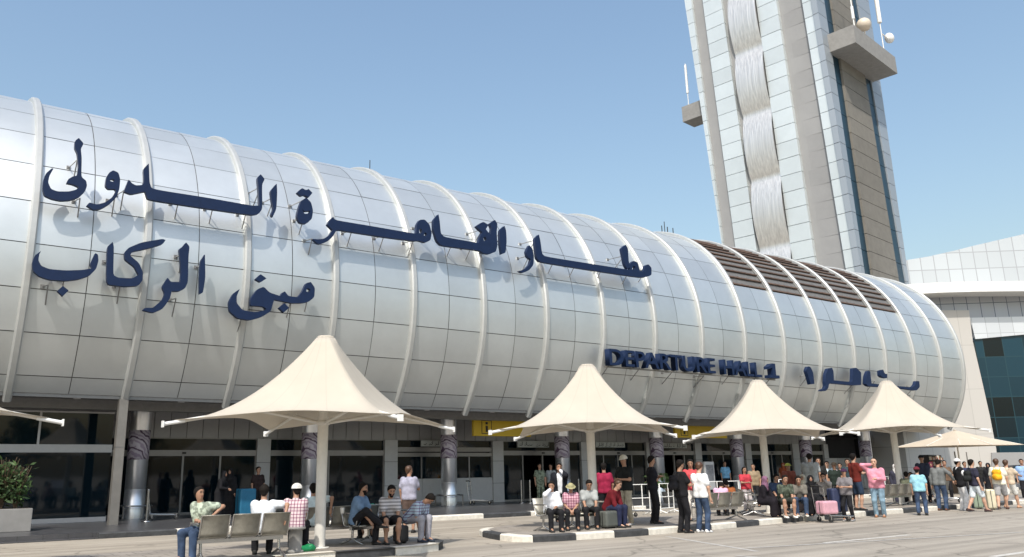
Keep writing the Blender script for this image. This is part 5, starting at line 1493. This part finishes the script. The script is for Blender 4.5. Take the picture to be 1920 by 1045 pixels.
# steel guard rails round the column feet
def guard(label, x, y):
    r = empty('column_guard', (x, y, .146), label=label, cat='guard rail', group='steel guards at the column feet')
    mb = MB(); pts = [(.62 * math.cos(t), .62 * math.sin(t), .44) for t in np.linspace(0, 2 * math.pi, 17)]; mb.tube(pts, .03, 8); mb.build('ring', M['chrome'], r)
    for t in (0.8, 2.35, 3.93, 5.5): MB().tube([(.62 * math.cos(t), .62 * math.sin(t), 0), (.62 * math.cos(t), .62 * math.sin(t), .44)], .03, 8).build('leg', M['post'], r)
    return r
g0 = guard('low steel guard ring round the foot of the column beside the square post', 7.42, CYY)
for i, lab in ((1, 'low steel guard ring at the column behind the pole of the largest umbrella'), (2, 'low steel guard ring at the column beside the information sign'), (3, 'low steel guard ring at the column behind the man in the suit')):
    c = copy_tree(g0); c['label'] = lab; c.location = (7.42 + 6.6667 * i, CYY, .146)
# stanchions by the doors
def stanchion(label, u, Y):
    p = atY(u, 930, Y); r = empty('stanchion', (p.x, Y, .146), label=label, cat='post', group='steel posts before the doors')
    MB().tube([(0, 0, 0), (0, 0, 1.0)], .035, 10).sphere((0, 0, 1.0), .04, 6).build('shaft', M['chrome'], r); MB().lathe([(.16, 0), (.16, .02), (.04, .05)], n=16).build('base', M['chrome'], r)
    return r
for u, Y, lab in ((978, 31.5, 'thin steel post standing in the open doorway'), (994, 31.0, 'thin steel post beside the camouflage man'), (1086, 30.5, 'thin steel post between the suited man and the crimson tee'), (278, 29.6, 'thin steel post beside the column next to the square post')): stanchion(lab, u, Y)

# grey information board near the far doors
p = atY(1329, 880, 29.5); r = empty('display_board', (p.x, 29.5, .15), .1, label='grey standing display board beside the standing man in light blue', cat='board')
MB().bx(-.42, .42, -.05, .05, .35, 1.75).build('panel', M['pilaster'], r, bevel=.01); mb = MB(); mb.bx(-.33, .33, -.06, -.05, .8, 1.6); mb.build('screen', mat('screen_dark', (.16, .17, .19), .3, noise=.5, nscale=9), r)
for s in (-1, 1): MB().bx(s * .3 - .03, s * .3 + .03, -.2, .2, 0, .36).build('foot', M['post'], r)

# planters with plants
M['leaf'] = mat('foliage', (.045, .085, .025), .6, noise=.5, nscale=5, rnd=.5)
M['soil'] = mat('soil', (.05, .035, .025), .9, noise=.4)
def plant(parent, c, h, w, n, seed, leaf=.16):
    rr = random.Random(seed); st_ = MB(); lf = MB()
    for i in range(n):
        a = rr.uniform(0, 6.28); q = rr.uniform(.05, 1) ** .7 * w; b = Vector(c) + Vector((rr.uniform(-.1, .1) * w, rr.uniform(-.1, .1) * w, 0))
        t = Vector(c) + Vector((math.cos(a) * q, math.sin(a) * q, h * rr.uniform(.45, 1)))
        m_ = (b + t) / 2 + Vector((0, 0, h * .15)); st_.tube([b, m_, t], .008, 4)
        for k in range(9):
            f = rr.uniform(.3, 1); p_ = b.lerp(t, f) + Vector((rr.gauss(0, .05), rr.gauss(0, .05), rr.gauss(0, .05)))
            d = Vector((rr.gauss(0, 1), rr.gauss(0, 1), rr.gauss(.1, .7))).normalized(); s_ = d.cross(Vector((rr.gauss(0, 1), rr.gauss(0, 1), rr.gauss(0, 1)))).normalized() * leaf * .16
            L = leaf * rr.uniform(.6, 1.2)
            lf.add([p_, p_ + d * L * .5 + s_, p_ + d * L, p_ + d * L * .5 - s_], [(0, 1, 2, 3)])
    st_.build('stem', M['wood'], parent); lf.build('leaves', M['leaf'], parent, fixn=False)
p = atY(56, 985, 27.3)
r = empty('planter', (p.x, 27.3, .146), 0, label='long grey planter box with green shrubs before the glass vestibule', cat='planter')
mb = MB(); mb.bx(-3.2, 0, -.25, .55, 0, .62); mb.build('trough', M['concrete'], r, bevel=.015); MB().bx(-3.15, -.05, -.2, .5, .60, .625).build('soil', M['soil'], r)
for i in range(5): plant(r, (-.4 - i * .38, .15, .6), 1.2 + .25 * (i % 2), .42, 60, i, .2)
p = atY(1254, 930, 24.3)
r = empty('potted_palm', (p.x, 26.2, .146), 0, label='potted palm with drooping fronds behind the man in black with the rucksack', cat='plant')
p = atY(1252, 920, 26.2); r.location.x = p.x
MB().lathe([(.001, 0), (.2, 0), (.27, .45), (.29, .46), (.25, .44), (.001, .42)], n=18).build('pot', M['concrete'], r)
mb = MB(); MBL = MB(); rr = random.Random(4)
for i in range(16):
    a = i * 2.4; L = rr.uniform(.6, 1.0); pts = [Vector((0, 0, .42)) + Vector((math.cos(a) * L * t, math.sin(a) * L * t, 1.25 * t * rr.uniform(.85, 1.0) - 1.0 * t * t * (.4 + .5 * (i % 3) / 2))) for t in (0, .25, .5, .75, 1)]
    mb.tube(pts, .009, 4)
    for j in range(26):
        t = .2 + .8 * j / 26; k_ = min(3, int(t * 4)); p_ = pts[k_].lerp(pts[k_ + 1], t * 4 - k_); d = (pts[k_ + 1] - pts[k_]).normalized(); sd2 = d.cross(Vector((0, 0, 1))).normalized()
        for s in (-1, 1):
            q = p_ + sd2 * s * .22 + d * .1 - Vector((0, 0, .06)); MBL.add([p_, p_ + (q - p_) * .5 + d * .02, q, p_ + (q - p_) * .5 - d * .02], [(0, 1, 2, 3)])
mb.build('stem', M['wood'], r); MBL.build('fronds', M['leaf'], r, fixn=False)

# kiosk under the market umbrella
p = atY(1792, 900, 25.5)
r = empty('kiosk', (p.x, 25.5, 0), .3, label='dark snack kiosk under the peach market umbrella', cat='kiosk')
MB().bx(-2.1, 2.1, -.5, .5, 0, 1.05).bx(-2.2, 2.2, -.6, .6, 1.05, 1.10).build('counter', M['wood'], r)
MB().bx(-2.0, 2.0, .9, 1.3, 0, 2.15).build('shelving', M['dark'], r)
rr = random.Random(2); gm = [M['kwhite'], mat('goods_red', (.35, .05, .03), .5, noise=.3), mat('goods_brown', (.2, .13, .06), .5, noise=.3)]
for z in (1.12, 1.5, 1.85):
    mb = MB()
    for i in range(15): x = -1.9 + i * .26; mb.bx(x, x + rr.uniform(.08, .2), .8, .9, z, z + rr.uniform(.1, .28), i % 3)
    mb.build('goods_row', gm, r)
for s in (-1, 1): MB().bx(s * 2.05 - .03, s * 2.05 + .03, -.5, -.44, 1.1, 2.3).build('post', M['post'], r)
p = atY(1716, 880, 24.0)
r = empty('iron_railing', (p.x, 24.0, 0), 0, label='dark iron railing beside the kiosk', cat='railing')
mb = MB(); mb.bx(-1.2, 1.6, -.02, .02, 1.12, 1.16); mb.bx(-1.2, 1.6, -.02, .02, .1, .14)
for i in range(20): mb.tube([(-1.2 + i * .147, 0, .0), (-1.2 + i * .147, 0, 1.14)], .012, 5)
mb.build('bars', M['black'], r)
# low barrier wall and parked car far right
p = atY(1900, 890, 30)
r = empty('parking_barrier', (p.x, 30, 0), -.3, label='white low barrier beam behind the yellow rucksack and the parked cars', cat='barrier')
MB().bx(-4, 12, -.06, .06, .95, 1.2).build('beam', M['white'], r)
for i in range(9): MB().bx(-4 + i * 2 - .05, -4 + i * 2 + .05, -.05, .05, 0, .95).build('post', M['post'], r)
def car(label, x, y, rz, col):
    r = empty('parked_car', (x, y, 0), rz, label=label, cat='car', group='parked cars beyond the crowd')
    pr_ = [(-2.1, .35), (-2.15, .75), (-1.95, .88), (-1.3, .95), (-.75, 1.40), (.75, 1.45), (1.5, 1.0), (2.1, .9), (2.15, .45), (2.05, .32)]
    m = mat('car_paint', col, .25, .3); mb = MB(); n = len(pr_)
    V = [(x_, y_ * (1 if z < .96 else .82), z) for y_ in (-.86, .86) for x_, z in pr_]
    mb.add(V, [tuple(range(n)), tuple(reversed(range(n, 2 * n)))] + [(i, (i + 1) % n, (i + 1) % n + n, i + n) for i in range(n)]); mb.build('body', m, r, bevel=.05)
    mb = MB()
    for s in (-1, 1): mb.prism([(-1.12, s * .80, 1.0), (-.68, s * .73, 1.34), (.68, s * .73, 1.38), (1.25, s * .80, 1.02)], (0, s * .06, 0))
    mb.build('window', M['glass_dark'], r)
    for x_ in (-1.35, 1.35):
        for s in (-1, 1):
            w_ = MB().tube([(x_, s * .74, .33), (x_, s * .90, .33)], .33, 20).build('wheel', M['black'], r); MB().tube([(x_, s * .895, .33), (x_, s * .91, .33)], .2, 14).build('rim', M['chrome'], w_)
    for s in (-1, 1): MB().box((2.12, s * .6, .68), (.06, .36, .14)).build('headlight', M['white'], r)
    return r
p = atY(1905, 880, 36); car('dark car parked beyond the white beam barrier', p.x, 36, -.5, (.03, .03, .035))
p = atY(1940, 880, 33); car('silver car parked in front of the dark car', p.x, 33, -.5, (.4, .4, .42))
# roof fittings on the tube
p = atY(760, 345, 34.0)
r = empty('roof_mast', (TX0 + 4.3 * TP, TYC - 1.2, TZC + TR - .1), 0, label='thin short mast with a dark flag on top of the tube', cat='mast')
MB().tube([(0, 0, 0), (0, 0, .8)], .02, 6).build('mast', M['black'], r)
r = empty('roof_antenna', (TX0 + 10.6 * TP, TYC - .6, TZC + TR - .05), 0, label='small antenna rack standing on the tube ridge before the louvres', cat='antenna')
mb = MB()
for x in (-.5, 0, .5): mb.tube([(x, 0, 0), (x, 0, .9)], .03, 6)
mb.tube([(-.5, 0, .5), (.5, 0, .5)], .03, 6); mb.tube([(-.25, 0, .5), (-.25, 0, 1.2)], .025, 6); mb.build('rack', M['black'], r)

# cars parked behind the photographer, mirrored in the dark door glass
for i, (cx_, rz_, cl) in enumerate([(-9, 1.5, (.5, .5, .5)), (-5.8, 1.6, (.05, .05, .06)), (-2.4, 1.55, (.35, .03, .03)), (3.2, 1.6, (.55, .55, .54)), (6.6, 1.5, (.08, .09, .14)), (10.2, 1.62, (.4, .4, .42)), (14, 1.57, (.03, .03, .03))]):
    car(['silver', 'black', 'red', 'white', 'navy', 'grey', 'jet black'][i] + ' car of the row parked behind the photographer', cx_, -5.5 + .3 * (i % 3), rz_, cl)['group'] = 'cars parked behind the photographer'

# a row of street trees behind the photographer, also only mirrored in the glass
def tree(label, x, y, h, seed):
    r = empty('street_tree', (x, y, 0), label=label, cat='tree', group='street trees behind the photographer')
    rr = random.Random(seed); mb = MB(); top = Vector((.2, .1, h * .45)); mb.tube([(0, 0, 0), (.08, 0, h * .25), top], .2, 8, rs=[.22, .16, .12])
    cl = []
    for i in range(7):
        a_ = i * 2.4; q = Vector((math.cos(a_) * h * .2, math.sin(a_) * h * .2, h * rr.uniform(.55, .85))); mb.tube([top, q], .06, 5); cl.append(q)
    mb.build('trunk', M['wood'], r); lf = MB()
    for q in cl:
        for i in range(170):
            d = Vector((rr.gauss(0, 1), rr.gauss(0, 1), rr.gauss(0, .7))) * h * .085; p_ = q + d
            u_ = Vector((rr.gauss(0, 1), rr.gauss(0, 1), rr.gauss(0, 1))).normalized() * .28; v_ = u_.cross(Vector((rr.gauss(0, 1), rr.gauss(0, 1), rr.gauss(0, 1)))).normalized() * .16
            lf.add([p_ - u_, p_ - v_, p_ + u_, p_ + v_], [(0, 1, 2, 3)])
    lf.build('crown', M['leaf'], r, fixn=False); return r
for i, x in enumerate((-26, -17, -9, 0, 9, 19, 30)):
    tree(['tallest', 'lopsided', 'dense', 'sparse', 'slim', 'broad', 'low'][i] + ' street tree behind the photographer', x, -14 + (i % 2) * 2.5, [9, 7, 7.5, 8, 6.8, 8.4, 6][i], i)
